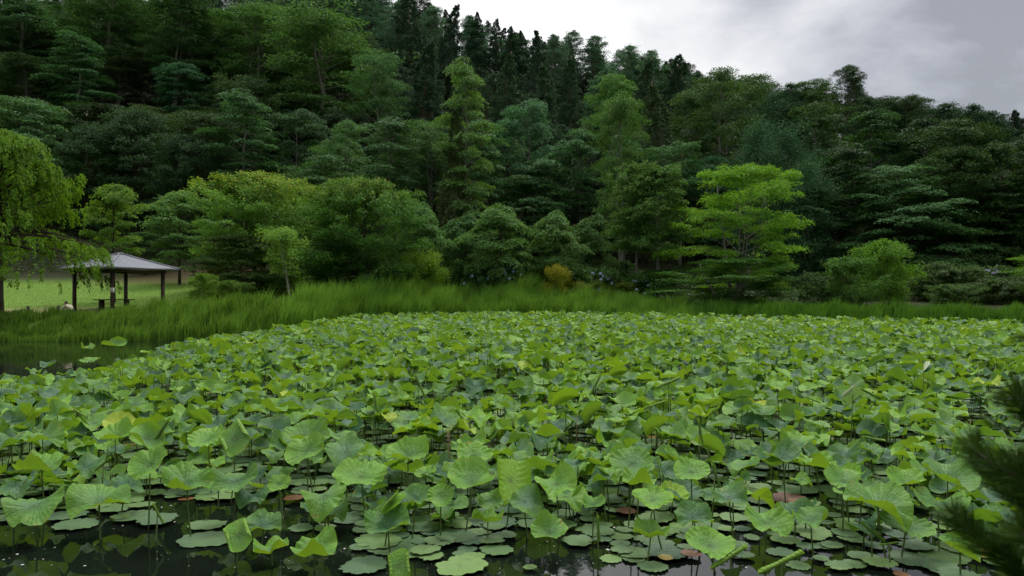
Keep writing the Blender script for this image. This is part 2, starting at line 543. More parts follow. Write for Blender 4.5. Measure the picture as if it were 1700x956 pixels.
def make_tree(seed, H, R, cb, nb, prof, e0, e1, droop, spn, spr, flat, lps, leaf, tr, fol, bark='bark', mode='spray',
              trunks=1, tip=0.0, tilt=.55, asp=.6, uneven=.22, spread=.0, inner=.25, shrink=.0):
    g = rs(seed)
    tm, cm = MB(), MB()
    pf = PROF[prof]
    lk = [g.randint(2, 4), 0, g.rand() * 6.28, g.rand() * 6.28]
    # trunks
    tp = []
    for k in range(trunks):
        a = g.rand() * 6.28
        n = 9
        s = np.linspace(0, 1, n)
        off = np.array([np.cos(a), np.sin(a)]) * spread * R
        w = np.cumsum(g.normal(0, .012 * H, (n, 2)), 0) * s[:, None]
        P = np.stack([off[0] * s ** .8 + w[:, 0] + off[0] * .1, off[1] * s ** .8 + w[:, 1] + off[1] * .1, s * H * (.97 if k == 0 else g.uniform(.75, .95))], -1)
        P[0, 2] = -.6
        tp.append(P)
        rad = tr * (1 - .88 * s) * (1 if k == 0 else .75)
        rad[0] *= 1.35
        tube(tm, P, rad, 7)
    C, N, D, T, SZ = [], [], [], [], []
    for b in range(nb):
        t = (b + g.rand()) / nb
        az = b * 2.39996 + g.normal(0, .35)
        P = tp[g.randint(trunks)]
        h = H * (cb + (1 - cb) * t * .93)
        base = np.array([np.interp(h, P[:, 2], P[:, 0]), np.interp(h, P[:, 2], P[:, 1]), h])
        if h > P[-1, 2]: base[2] = P[-1, 2]
        e = R_(e0 + (e1 - e0) * t + g.normal(0, 7))
        lobe = 1 + uneven * (math.sin(az * lk[0] + lk[2] + 3 * t) * .6 + math.sin(az + lk[3] - 5 * t) * .6)
        reach = R * pf(t) * g.uniform(.60, 1.12) * lobe
        L = reach / max(.35, math.cos(e))
        if e > .2: L = min(L, (H * 1.02 - base[2]) / math.sin(e) + .12 * R)
        L = max(L, .06 * R)
        hd = np.array([math.cos(az), math.sin(az), 0]); sd_ = np.array([-hd[1], hd[0], 0])
        s = np.linspace(0, 1, 6)
        bp = base + hd * (s * L * math.cos(e))[:, None]
        bp[:, 2] += s * L * math.sin(e) - droop * L * s ** 2
        bp += sd_ * (np.sin(s * 3) * g.normal(0, .06) * L)[:, None]
        tube(tm, bp, np.interp(s, [0, 1], [tr * .30 * (1 - .6 * t) * min(1, L / R + .3), tr * .03]), 5, cap=False)
        ns = max(2, int(round(spn * L / R + g.rand())))
        sp_ = spr * (1 - shrink * t)
        for q in range(ns):
            ss = 1 - (1 - inner) * (1 - math.sqrt(g.rand())) * 1.0 if q else 1.0
            c = np.array([np.interp(ss, s, bp[:, i]) for i in range(3)])
            lat = g.normal(0, .30) * L * (1.15 - .55 * ss)
            c = c + sd_ * lat - np.array([0, 0, abs(lat) * (.12 + droop * .35)])
            if g.rand() < .25:
                tube(tm, [np.array([np.interp(max(0, ss - .18), s, bp[:, i]) for i in range(3)]), c], [tr * .035, tr * .012], 3, cap=False)
            n = max(4, int(lps * g.uniform(.6, 1.35)))
            u = g.rand(n)
            ang = g.rand(n) * 6.283
            rr = sp_ * np.sqrt(u) * g.uniform(.75, 1.3)
            st = g.rand()
            if mode == 'spray':
                o = hd * (rr * np.cos(ang) * 1.25)[:, None] + sd_ * (rr * np.sin(ang))[:, None]
                o[:, 2] += g.normal(0, flat * sp_, n) - .55 * rr ** 2 / sp_ * (.35 + droop) - (rr * np.cos(ang)) * .30 * droop
                nn = np.array([0, 0, 1.]) + g.normal(0, tilt, (n, 3)) + hd * .30
                dd = o * .6 / sp_ + hd * .5 + g.normal(0, .5, (n, 3))
            elif mode == 'tuft':
                dirs = unit(g.normal(0, 1, (n, 3)) + np.array([0, 0, .35]) + hd * .5)
                o = dirs * (sp_ * g.uniform(.45, 1.05, n))[:, None] * np.array([1, 1, 1.1])
                dd = dirs + np.array([0, 0, .25]) + hd * .2
                nn = np.cross(dirs, g.normal(0, 1, (n, 3)))
            else:                                            # weeping: leaves along hanging strands
                l = spr * g.uniform(.6, 1.9)
                v = g.rand(n)
                o = np.stack([g.normal(0, .16 * spr, n), g.normal(0, .16 * spr, n), -v * l], -1) + hd * (np.sin(v * 1.6) * .35 * spr)[:, None]
                dd = np.array([0, 0, -1.]) + g.normal(0, .45, (n, 3)) + hd * .3
                nn = hd * .9 + np.array([0, 0, .7]) + g.normal(0, .5, (n, 3))
            cc = c + o
            tt = np.clip(.15 + .35 * st + .5 * g.rand(n), 0, 1)
            if tip:
                hh = (cc[:, 2] / H - cb) / (1 - cb)
                m = (hh + g.normal(0, .10, n) > 1 - tip) & (g.rand(n) < .65)
                tt = np.where(m, 1.25 + .75 * g.rand(n), tt)
            C.append(cc); N.append(nn); D.append(dd); T.append(tt); SZ.append(leaf * g.uniform(.65, 1.3, n))
    C = np.concatenate(C); N = np.concatenate(N)
    keep = C[:, 2] > .05
    leaves(cm, C[keep], N[keep], np.concatenate(D)[keep], np.concatenate(SZ)[keep], asp, np.concatenate(T)[keep])
    return tm.mesh('trunk', M[bark]), cm.mesh('crown', M[fol])


KINDS = {}      # kind -> list of (trunk, crown, H, R), tree name


def kind(k, name, n, H, R, **kw):
    KINDS[k] = (name, [make_tree(1000 + 37 * len(KINDS) + i, H, R, **kw) for i in range(n)], H, R)


kind('broad', 'broadleaf_tree', 5, 18, 4.8, cb=.18, nb=44, prof='broad', e0=-2, e1=62, droop=.24, spn=8, spr=1.05, flat=.06, lps=72, leaf=.27, tr=.24, fol='broad', bark='palebark', tilt=.42, inner=.4, uneven=.3)
kind('olive', 'slender_broadleaf_tree', 4, 19, 4.4, cb=.26, nb=48, prof='egg', e0=12, e1=70, droop=.16, spn=8, spr=.9, flat=.12, lps=58, leaf=.24, tr=.22, fol='olive', bark='palebark', trunks=2, spread=.2, inner=.35, uneven=.3)
kind('cedar', 'cedar_tree', 4, 20, 4.0, cb=.06, nb=130, prof='cone', e0=-8, e1=38, droop=.12, spn=8, spr=.72, flat=.8, lps=46, leaf=.30, tr=.26, fol='cedar', bark='redbark', mode='tuft', asp=.34, shrink=.66, uneven=.18)
kind('larch', 'larch_tree', 4, 17, 3.8, cb=.10, nb=100, prof='column', e0=0, e1=56, droop=.06, spn=9, spr=.85, flat=.3, lps=32, leaf=.24, tr=.2, fol='larch', bark='redbark', tilt=.9, asp=.42, shrink=.6, uneven=.2)
kind('soft', 'soft_needled_tree', 2, 14, 4.2, cb=.06, nb=64, prof='broad', e0=0, e1=60, droop=.05, spn=9, spr=.9, flat=.5, lps=44, leaf=.24, tr=.22, fol='larch', tilt=1.0, asp=.4, uneven=.3)
kind('layer', 'layered_tree', 4, 13, 4.8, cb=.10, nb=44, prof='egg', e0=2, e1=52, droop=.20, spn=9, spr=.95, flat=.10, lps=76, leaf=.24, tr=.2, fol='broad', bark='palebark', tilt=.46, inner=.4, uneven=.36)
kind('dome', 'domed_tree', 1, 13, 7.2, cb=.06, nb=120, prof='dome', e0=2, e1=42, droop=.20, spn=13, spr=.95, flat=.06, lps=60, leaf=.23, tr=.3, fol='broad', tilt=.35, inner=.4, uneven=.12)
kind('maple', 'maple_tree', 1, 11, 5.2, cb=.08, nb=74, prof='egg', e0=-2, e1=64, droop=.16, spn=12, spr=.72, flat=.13, lps=64, leaf=.18, tr=.15, fol='bright', bark='palebark', tilt=.6, trunks=5, spread=.42, inner=.4, uneven=.2)
kind('round', 'round_crowned_tree', 2, 9.5, 5.0, cb=.04, nb=130, prof='egg', e0=0, e1=66, droop=.14, spn=10, spr=.55, flat=.3, lps=56, leaf=.18, tr=.16, fol='roundtip', tip=.10, trunks=3, spread=.2, inner=.4, shrink=.2)
kind('dark', 'dark_bushy_tree', 3, 6, 3.4, cb=.06, nb=90, prof='egg', e0=0, e1=56, droop=.12, spn=9, spr=.5, flat=.12, lps=52, leaf=.14, tr=.14, fol='bushg', tilt=.45, inner=.4, uneven=.3)
kind('small', 'small_tree', 2, 7.5, 2.9, cb=.26, nb=48, prof='egg', e0=12, e1=62, droop=.22, spn=9, spr=.5, flat=.1, lps=46, leaf=.17, tr=.13, fol='broad', tilt=.45, inner=.35)
kind('droop', 'drooping_tree', 3, 7.5, 2.9, cb=.14, nb=56, prof='egg', e0=10, e1=66, droop=.5, spn=9, spr=.55, flat=.08, lps=50, leaf=.18, tr=.12, fol='olive', trunks=2, spread=.15, tilt=.45, inner=.35, uneven=.3)
kind('tall', 'tall_trunked_tree', 2, 9.6, 2.7, cb=.40, nb=80, prof='column', e0=14, e1=60, droop=.08, spn=9, spr=.5, flat=.2, lps=42, leaf=.16, tr=.17, fol='olive', bark='palebark', tilt=.7, shrink=.5, uneven=.2)
kind('weep', 'weeping_tree', 1, 8.6, 5.0, cb=.42, nb=124, prof='dome', e0=2, e1=62, droop=.16, spn=16, spr=.46, flat=.2, lps=46, leaf=.155, tr=.30, fol='weep', mode='weep', asp=.45, uneven=.26, inner=.4)
kind('sapling', 'sapling', 1, 4.2, 1.35, cb=.34, nb=30, prof='fan', e0=42, e1=74, droop=.10, spn=7, spr=.28, flat=.4, lps=17, leaf=.13, tr=.05, fol='weep', bark='palebark', trunks=4, spread=.5, uneven=.35)
kind('bush', 'bush', 3, 2.6, 1.8, cb=.02, nb=64, prof='egg', e0=10, e1=76, droop=.10, spn=8, spr=.30, flat=.4, lps=40, leaf=.11, tr=.03, fol='bushg', trunks=4, spread=.5, uneven=.3, shrink=.4)
kind('golden', 'golden_bush', 1, 1.9, 1.35, cb=.02, nb=52, prof='dome', e0=8, e1=70, droop=.12, spn=8, spr=.24, flat=.35, lps=38, leaf=.09, tr=.025, fol='golden', trunks=4, spread=.5, tip=.1, uneven=.2)
kind('hydr', 'hydrangea_bush', 2, 1.7, 1.5, cb=.02, nb=46, prof='dome', e0=10, e1=65, droop=.15, spn=7, spr=.26, flat=.3, lps=30, leaf=.15, tr=.02, fol='bushg', trunks=4, spread=.5)


def make_snag(seed, H):
    g = rs(seed); mb = MB()
    P = np.array([[0, 0, -.5], [.1, 0, H * .35], [.05, .1, H * .7], [.2, 0, H]])
    tube(mb, P, [.11, .09, .06, .02], 6)
    for i in range(9):
        h = H * g.uniform(.4, .95); a = g.rand() * 6.28; L = H * g.uniform(.12, .3)
        b = np.array([.1, 0, h])
        d = np.array([math.cos(a), math.sin(a), g.uniform(.2, .9)])
        m = b + d * L * .5 + g.normal(0, .05 * L, 3)
        tube(mb, [b, m, b + d * L + np.array([0, 0, .1 * L])], [.04, .025, .008], 4)
        tube(mb, [m, m + (d + g.normal(0, .5, 3)) * L * .4], [.02, .006], 3)
    return mb.mesh('snag', M['deadwood'])


_cnt = {}


def plant(k, x, y, H, W, col, label, cat='tree', group=None, zoff=0.0):
    """one tree or bush of a kind, as high as H and as wide as W metres"""
    name, protos, H0, R0 = KINDS[k]
    i = _cnt.get(k, 0); _cnt[k] = i + 1
    tm, cm = protos[i % len(protos)]
    sxy, sz = W / (2 * R0), H / H0
    o = empty(name, (x, y, float(ground(x, y)) - .05 + zoff), rz=(i * 2.4 + x) % 6.28, scale=(sxy, sxy, sz))
    a = link('trunk', tm, o)
    b = link('crown', cm, o)
    b.color = (*col, 1)
    tag(o, label, cat, group)
    return o


def solve_y(px, top, H, lo=74):
    """how far off a tree of height H stands whose tip the photo shows at px, top"""
    best = None
    for Y in np.arange(lo, 215, .5):
        x = (px - 850) / F * Y
        f = float(ground(x, Y)) + H - (CAMZ + (HY - top) / F * Y)
        if f >= 0: return Y
        if best is None or abs(f) < abs(best[0]): best = (f, Y)
    return best[1]


W1 = (1, 1, 1)
G_OL = (1.0, .95, .8)
# kind, px of the tip, row of the tip, crown width px, height (m; negative: distance in m), colour (includes painted shade on the pine side of the hill), label
HILL = [
    # skyline and the upper slope
    ('larch', 345, -60, 70, 17, (.6, .65, .7), 'dark larch rising in the gap above the grey green trunked tree'),
    ('larch', 440, -62, 85, 17, W1, 'bluish larch behind the olive crown on the upper slope'),
    ('larch', 505, -52, 80, 16, (1.0, 1.0, 1.1), 'bluish soft larch above the huge olive tree'),
    ('larch', 585, -46, 90, 16, (.9, 1, 1.05), 'bluish green larch between the huge olive tree and the tall cedars'),
    ('larch', 640, -30, 80, 16, (.9, 1, 1), 'blunt larch directly behind the tallest dark cedar'),
    ('cedar', 684, -34, 95, 22, (.8, .85, .9), 'tallest dark cedar where the skyline starts to drop'),
    ('larch', 714, 2, 60, 17, (1.1, 1.1, 1.1), 'pale larch wedged between two dark cedar tips on the skyline'),
    ('cedar', 747, -2, 58, 19, (.75, .8, .9), 'slim cedar tip beside the pale wedged larch on the skyline'),
    ('larch', 790, 26, 72, 15, (.95, 1.1, 1.05), 'soft blue green larch under the second skyline cedar'),
    ('cedar', 788, 14, 34, 17, (.9, .9, 1), 'thin grey cedar tip poking above the soft blue green larch'),
    ('cedar', 821, 24, 40, 17, (.8, .85, .9), 'dark bottle shaped cedar tip on the bright skyline'),
    ('cedar', 849, 36, 42, 17, (.85, .9, .95), 'short dark cedar tip beside the bottle shaped one'),
    ('cedar', 869, 46, 36, 16, (.95, .95, 1), 'faint small cedar tip in the skyline dip'),
    ('cedar', 897, 42, 60, 19, (.72, .78, .85), 'broad black cedar tip above the skyline dip'),
    ('larch', 921, 56, 44, 16, (1, 1, 1), 'thin airy larch tip behind the broad black cedar'),
    ('larch', 948, 50, 66, 16, (.95, 1, 1), 'airy larch on the skyline past the broad black cedar'),
    ('larch', 985, 54, 80, 16, (.9, 1, .95), 'wide feathery larch on the middle of the skyline'),
    ('larch', 1034, 66, 70, 16, (1.0, 1.1, 1), 'pale feathery larch standing free against the cloud'),
    ('larch', 1082, 76, 70, 16, (.95, 1.05, .9), 'larch leaning on the lone big skyline cedar'),
    ('cedar', 1120, 82, 84, 17, (.8, .9, .9), 'lone big dark cedar on the falling skyline'),
    ('larch', 1165, 116, 66, 15, (.9, 1, .85), 'green larch just below the lone big skyline cedar'),
    ('larch', 1208, 112, 66, 16, (1, 1.05, .9), 'round shouldered larch over the pale forked trunk'),
    ('broad', 1262, 118, 72, 15, (.8, .85, .7), 'leafy skyline tree with a ragged top over the soft blue crown'),
    ('larch', 1306, 138, 90, 15, (.85, 1.05, .9), 'broad smooth larch on the lower skyline'),
    ('olive', 1360, 136, 80, 15, (.75, .85, .6), 'dark olive skyline tree beside the sparse topped tree'),
    ('olive', 1411, 112, 52, 17, (.6, .62, .55), 'sparse topped tree with thin twigs against the sky'),
    ('larch', 1448, 154, 52, 15, (.7, .85, .6), 'small round larch where the skyline flattens'),
    ('larch', 1482, 154, 52, 15, (.65, .8, .6), 'second small larch along the flat skyline'),
    ('olive', 1516, 158, 60, 15, (.55, .6, .45), 'twiggy dark tree on the flat skyline'),
    ('larch', 1568, 164, 56, 15, (.6, .8, .6), 'plump dark larch near the low end of the ridge'),
    ('larch', 1612, 172, 60, 15, (.6, .78, .6), 'wide dark larch near the low end of the ridge'),
    ('larch', 1650, 178, 54, 15, (.55, .75, .6), 'spiky dark larch before the last skyline tree'),
    ('larch', 610, -24, 90, 17, (.8, .9, .9), 'dim larch between the bluish green larch and the blunt one'),
    ('larch', 660, -8, 80, 17, (.85, .95, .95), 'dim larch closing the gap beside the tallest dark cedar'),
    ('larch', 870, 52, 80, 15, (.9, 1, .95), 'feathery larch filling the skyline dip'),
    ('cedar', 1684, 175, 60, 14, (.8, 1, .9), 'last skyline tree with a thin broken crown'),
    # second row
    ('broad', 30, -18, 170, 19, (.8, .9, .85), 'big layered tree cut by the edge above the weeping tree'),
    ('olive', 172, -30, 150, 20, (.75, .9, .75), 'tall light crown over a bare leaning trunk on the upper slope'),
    ('olive', 288, -18, 125, 20, (.72, .88, .72), 'tall tree with a long curved pale trunk and dense crown'),
    ('broad', 128, 56, 125, 16, (.85, .98, .85), 'rounded layered tree under the tall light crown'),
    ('small', 302, 108, 98, 11, (.72, .9, .95), 'grey green small tree on a thin trunk in a dark hollow'),
    ('olive', 425, 12, 135, 19, (.85, .95, .75), 'light olive crown left of the huge olive tree'.replace('left of', 'next to')),
    ('olive', 548, 28, 190, 22, (.95, 1.0, .85), 'huge olive tree with a long visible trunk on the slope'),
    ('olive', 636, 92, 84, 18, (.8, .95, .85), 'narrow green crown tucked against the tallest dark cedar'),
    ('cedar', 702, 60, 120, 20, (.85, .9, 1.0), 'wide black cedar with knobbly sides below the tallest one'),
    ('cedar', 845, 72, 96, 20, (.95, 1.0, .95), 'knobbly cedar right behind the bright crowned tree'.replace('right ', '')),
    ('cedar', 905, 92, 90, 19, (.9, 1, .95), 'knobbly cedar under the broad black cedar tip'),
    ('cedar', 948, 84, 84, 19, (.85, .95, .9), 'dense cedar in the middle of the upper slope'),
    ('cedar', 1066, 92, 84, 19, (.85, .95, .9), 'knobbly cedar in front of the pale feathery larch'),
    ('larch', 1000, 108, 80, 16, (.9, 1.05, .9), 'soft larch above the yellow green forked tree'),
    ('broad', 775, 96, 118, 24, (1.7, 1.65, 1.15), 'bright crowned tall tree standing out from the dark cedars'),
    ('olive', 1016, 128, 86, 19, (1.05, 1.15, .75), 'yellow green forked tree high between dark cedars'),
    ('olive', 1030, 160, 86, 20, (1.0, 1.15, .8), 'light green airy tree in front of the forked one'),
    ('cedar', 1092, 128, 52, 20, (1.7, 1.5, 1.25), 'narrow olive conifer between two light green trees'),
    ('olive', 1140, 152, 76, 17, (.85, .9, .7), 'thin olive tree with a bare trunk beside the narrow conifer'),
    ('olive', 1196, 128, 115, 20, (.85, .88, .68), 'wide grey olive tree with a pale forked trunk'),
    ('soft', 1290, 146, 105, 15, (.7, .95, .7), 'soft rounded blue green tree under the broad smooth larch'),
    ('soft', 1268, 196, 120, 17, (.85, 1.1, .85), 'feathery blue green tree stepping down the slope'),
    ('soft', 1322, 210, 110, 16, (.8, 1.05, .85), 'feathery tree beside the wide olive grey crown'),
    ('olive', 1362, 176, 95, 17, (.62, .7, .5), 'wide olive grey crown in the shaded part of the slope'),
    ('broad', 1450, 172, 110, 17, (.68, .85, .5), 'round green crown catching light on the shaded slope'),
    ('broad', 1530, 190, 110, 16, (.5, .62, .38), 'dark flat crown above the great domed tree'),
    ('olive', 1598, 202, 110, 16, (.58, .68, .38), 'olive crown behind the dark trees at the pine side'),
    ('broad', 1668, 222, 110, 15, (.62, .72, .35), 'yellowish crown at the far low end of the wood'),
    ('broad', 1718, 214, 110, 16, (.5, .6, .35), 'dim crown cut by the edge above the pine sapling'),
    # lower slope, down to the foot of the hill
    ('layer', 60, 168, 165, 14, (1.0, 1.05, .85), 'flat layered pale tree just above the weeping tree'),
    ('dark', 222, 190, 130, 13, (.62, .8, .85), 'tall black evergreen behind the lone lawn tree'),
    ('dark', 150, 215, 110, 12, (.6, .8, .85), 'dim evergreen between the weeping tree and the bare snag'),
    ('broad', 408, 150, 155, 17, (.9, 1.0, .85), 'layered green tree above the orange tipped round tree'),
    ('dark', 300, 232, 110, 12, (.5, .7, .8), 'black evergreen filling the hollow under the grey green tree'),
    ('broad', 640, 188, 130, 17, (.98, 1.08, 1.0), 'tiered green tree reaching out under the black cedar'),
    ('layer', 575, 204, 86, 13, (1.35, 1.3, .95), 'small pale tiered tree on a straight pole like trunk'),
    ('layer', 530, 262, 150, 11, (.85, 1.0, .8), 'low tiered tree peering over the twin round trees'),
    ('small', 628, 272, 70, 10, (1.0, 1.1, .8), 'little fan shaped tree at the edge of the dark gap'),
    ('olive', 722, 205, 85, 16, (1.0, 1.05, .9), 'tiered tree pressed against the ragged olive conifer'),
    ('broad', 812, 190, 120, 17, (1.1, 1.2, .9), 'lower green tree leaning out from the bright crowned one'),
    ('cedar', 752, 162, 88, 22, (1.9, 1.6, 1.2), 'ragged olive conifer with brown patches standing at the slope foot'),
    ('layer', 872, 172, 120, 17, (1.05, 1.15, 1.2), 'bluish tiered tree beside the bright crowned tree'),
    ('broad', 962, 206, 110, 16, (.85, .98, .8), 'tiered tree under the dense middle cedar'),
    ('layer', 900, 262, 130, 12, (.9, 1.0, .85), 'wide low tiered tree with dead twigs at its side'),
    ('layer', 868, 296, 150, 10, (1.05, 1.02, .75), 'olive flat topped tree spreading over the drooping trees'),
    ('broad', 1035, 222, 105, 15, (.85, 1.0, .8), 'green tree behind the pair of tall trunked trees'),
    ('olive', 1128, 236, 90, 14, (.8, .95, .85), 'tiered dark tree above the bright maple'),
    ('layer', 1175, 262, 115, 12, (.8, 1.0, .95), 'blue green tiered tree just behind the bright maple'),
    ('soft', 1335, 262, 100, 14, (.85, 1.15, .95), 'soft blue green tree leaning over the bright maple'),
    ('broad', 1345, 310, 110, 12, (.5, .7, .55), 'dark shaggy tree between the bright maple and the domed tree'),
    ('broad', 1420, 240, 120, 14, (.5, .65, .42), 'dark tree rising behind the domed tree'),
    ('dome', 1488, 276, 205, -74, (1.0, 1.2, 1.0), 'great domed tree with fine horizontal layers'),
    ('dark', 1590, 255, 120, 14, (.55, .75, .5), 'dark tree crowding the great domed tree'),
    ('broad', 1650, 300, 130, 13, (.36, .48, .3), 'gloomy broad tree behind the pine sapling'),
    ('dark', 1612, 350, 120, 10, (.42, .6, .38), 'low gloomy tree at the foot of the slope'),
    ('dark', 1700, 350, 110, 10, (.42, .6, .36), 'black tree closing the wood at the pine side'),
]
MID = [
    ('weep', -2, 228, 262, -41.5, (1.08, 1.2, .88), 'spreading weeping tree with light green hanging twigs over the pavilion'),
    ('small', 190, 308, 92, -52, (1.9, 1.75, .7), 'yellowish leafy tree half hidden behind the weeping tree'),
    ('small', 298, 320, 112, -66, (1.7, 1.65, 1.2), 'lone lawn tree with a thin dark trunk behind the pavilion'),
    ('small', 240, 385, 70, -72, (1.0, 1.1, .7), 'short shady tree between the pavilion roof and the lone lawn tree'),
    ('round', 432, 296, 190, -60, (1.45, 1.45, 1.1), 'orange tipped round tree nearer the pavilion'),
    ('round', 515, 318, 120, -68, (1.45, 1.45, 1.3), 'paler round tree squeezed behind the two orange tipped ones'),
    ('round', 605, 306, 178, -58, (.95, 1.12, .95), 'dark green round tree with orange tips behind the high reeds'),
    ('dark', 398, 392, 125, -56, (1.05, 1.05, .9), 'dark fine leaved low tree in front of the orange tipped tree'),
    ('dark', 560, 400, 100, -57, (.6, .85, .6), 'low dark shrubby tree at the skirt of the dark round tree'),
    ('sapling', 487, 384, 92, -51.5, (1.15, 1.25, 1.6), 'slender sapling with pale forked stems at the reed edge'),
    ('small', 345, 425, 60, -60, (1.1, 1.2, .7), 'low light bush like tree by the lawn edge'),
    ('droop', 708, 330, 88, -63, (1.15, 1.3, 1.15), 'drooping grey green tree beside the dark round tree'),
    ('droop', 768, 352, 84, -66, (.8, 1.0, .9), 'dark drooping tree under the ragged olive conifer'),
    ('droop', 834, 336, 110, -63, (1.25, 1.35, 1.15), 'broad drooping tree in the middle of the far bank'),
    ('droop', 930, 344, 92, -64, (1.15, 1.25, 1.05), 'drooping tree above the yellow bush'),
    ('droop', 982, 352, 76, -67, (1.0, 1.1, .95), 'slim drooping tree next to the tall trunked pair'),
    ('tall', 1056, 272, 92, -63, (1.1, 1.2, .85), 'thinner of two tall trees with bare pale trunks'),
    ('tall', 1091, 276, 112, -62, (1.05, 1.15, .8), 'fuller of two tall trees with bare pale trunks'),
    ('maple', 1222, 288, 184, -60, (1.15, 1.22, 1.0), 'bright yellow green maple with flat spreading tiers'),
    ('maple', 1205, 432, 185, -56, (.42, .58, .6), 'low dark maple boughs hanging to the water below the bright maple'),
    ('maple', 1745, 425, 130, -60, (.8, .9, .8), 'bright maple bough reaching in above the dark shrub bank'),
]
BUSH = [
    ('bush', 1422, 434, 84, -54, (1.35, 1.7, 1.1), 'rounded green bush at the reed edge beside the taller one', 'bush'),
    ('bush', 1480, 408, 90, -56, (1.75, 2.1, .8), 'taller yellow green bush with upright shoots', 'bush'),
    ('golden', 704, 424, 70, -59, (.72, 1.05, .8), 'clipped yellow green bush at the foot of the dark round tree', 'bush'),
    ('golden', 926, 446, 46, -60, (1.1, 1.0, .8), 'small bright yellow bush above the high reeds', 'bush'),
    ('golden', 975, 470, 60, -60, (.55, .65, .5), 'low rusty shrub behind the reeds by the blue hydrangeas', 'bush'),
    ('golden', 1030, 472, 60, -60, (.42, .55, .45), 'low dull shrub in front of the tall trunked pair', 'bush'),
    ('bush', 334, 458, 46, -50, (1.9, 2.0, 1.0), 'bright green bush at the lawn corner', 'bush'),
    ('bush', 358, 450, 40, -56, (1.8, 1.1, 1.1), 'pinkish brown bush behind the bright green lawn bush', 'bush'),
    ('bush', 376, 468, 42, -51, (1.5, 1.6, .8), 'low leafy bush beside the bright green lawn bush', 'bush'),
    ('bush', 400, 470, 44, -52, (.9, 1.1, .6), 'small dark bush under the fine leaved low tree', 'bush'),
    ('bush', 745, 438, 60, -62, (.8, 1.0, .7), 'dark bush next to the clipped yellow green bush', 'bush'),
    ('hydr', 792, 442, 66, -62, (.8, 1.1, .9), 'hydrangea with few blue heads beside the dark bush', 'hydrangea'),
    ('hydr', 850, 436, 64, -62, (.9, 1.1, .9), 'hydrangea with blue heads above the highest reeds', 'hydrangea'),
    ('hydr', 893, 440, 60, -63, (.8, 1.0, .8), 'dark hydrangea between the highest reeds and the yellow bush', 'hydrangea'),
    ('hydr', 952, 444, 62, -62, (.8, 1.0, .8), 'hydrangea behind the small bright yellow bush', 'hydrangea'),
    ('hydr', 994, 450, 74, -61, (.9, 1.1, 1.0), 'wide hydrangea covered in pale blue heads', 'hydrangea'),
    ('hydr', 1062, 460, 62, -60, (.8, 1.1, .9), 'hydrangea at the foot of the tall trunked pair', 'hydrangea'),
    ('bush', 1090, 452, 80, -61, (.65, .9, .6), 'dark bush between the tall trunks and the maple', 'bush'),
    ('bush', 1020, 440, 80, -66, (.6, .8, .55), 'shaded bush behind the wide pale blue hydrangea', 'bush'),
    ('bush', 1365, 455, 92, -59, (.7, .95, .6), 'dark bush under the maple beside the rounded green bush', 'bush'),
    ('bush', 1545, 440, 90, -62, (.8, .95, .8), 'grey green shrub starting the shrub bank', 'bush'),
    ('bush', 1590, 450, 92, -60, (.95, 1.0, .9), 'grey green shrub midway along the shrub bank', 'bush'),
    ('hydr', 1640, 446, 84, -62, (.8, 1.0, .9), 'hydrangea with violet heads on the shrub bank', 'hydrangea'),
    ('bush', 1655, 466, 92, -57, (.75, .85, .6), 'brownish low shrub in front of the violet hydrangea', 'bush'),
    ('bush', 1580, 474, 76, -55, (1.0, 1.2, .75), 'low green shrub at the reed edge under the shrub bank', 'bush'),
    ('bush', 1705, 462, 84, -58, (.7, .85, .6), 'dark shrub ending the shrub bank at the pine side', 'bush'),
    ('bush', 1610, 425, 80, -70, (.5, .65, .5), 'dim shrub at the foot of the low gloomy tree', 'bush'),
    ('bush', 640, 455, 90, -58, (.5, .7, .5), 'dark undergrown bush below the dark round tree', 'bush'),
]


def head_mesh():
    g = rs(5); mb = MB()
    n = 60
    d = unit(g.normal(0, 1, (n, 3)))
    d[:, 2] = np.abs(d[:, 2]) * .8
    leaves(mb, d * .11, d + g.normal(0, .3, (n, 3)), g.normal(0, 1, (n, 3)), .075, .9, g.rand(n))
    return mb.mesh('flower_head', M['petal'])


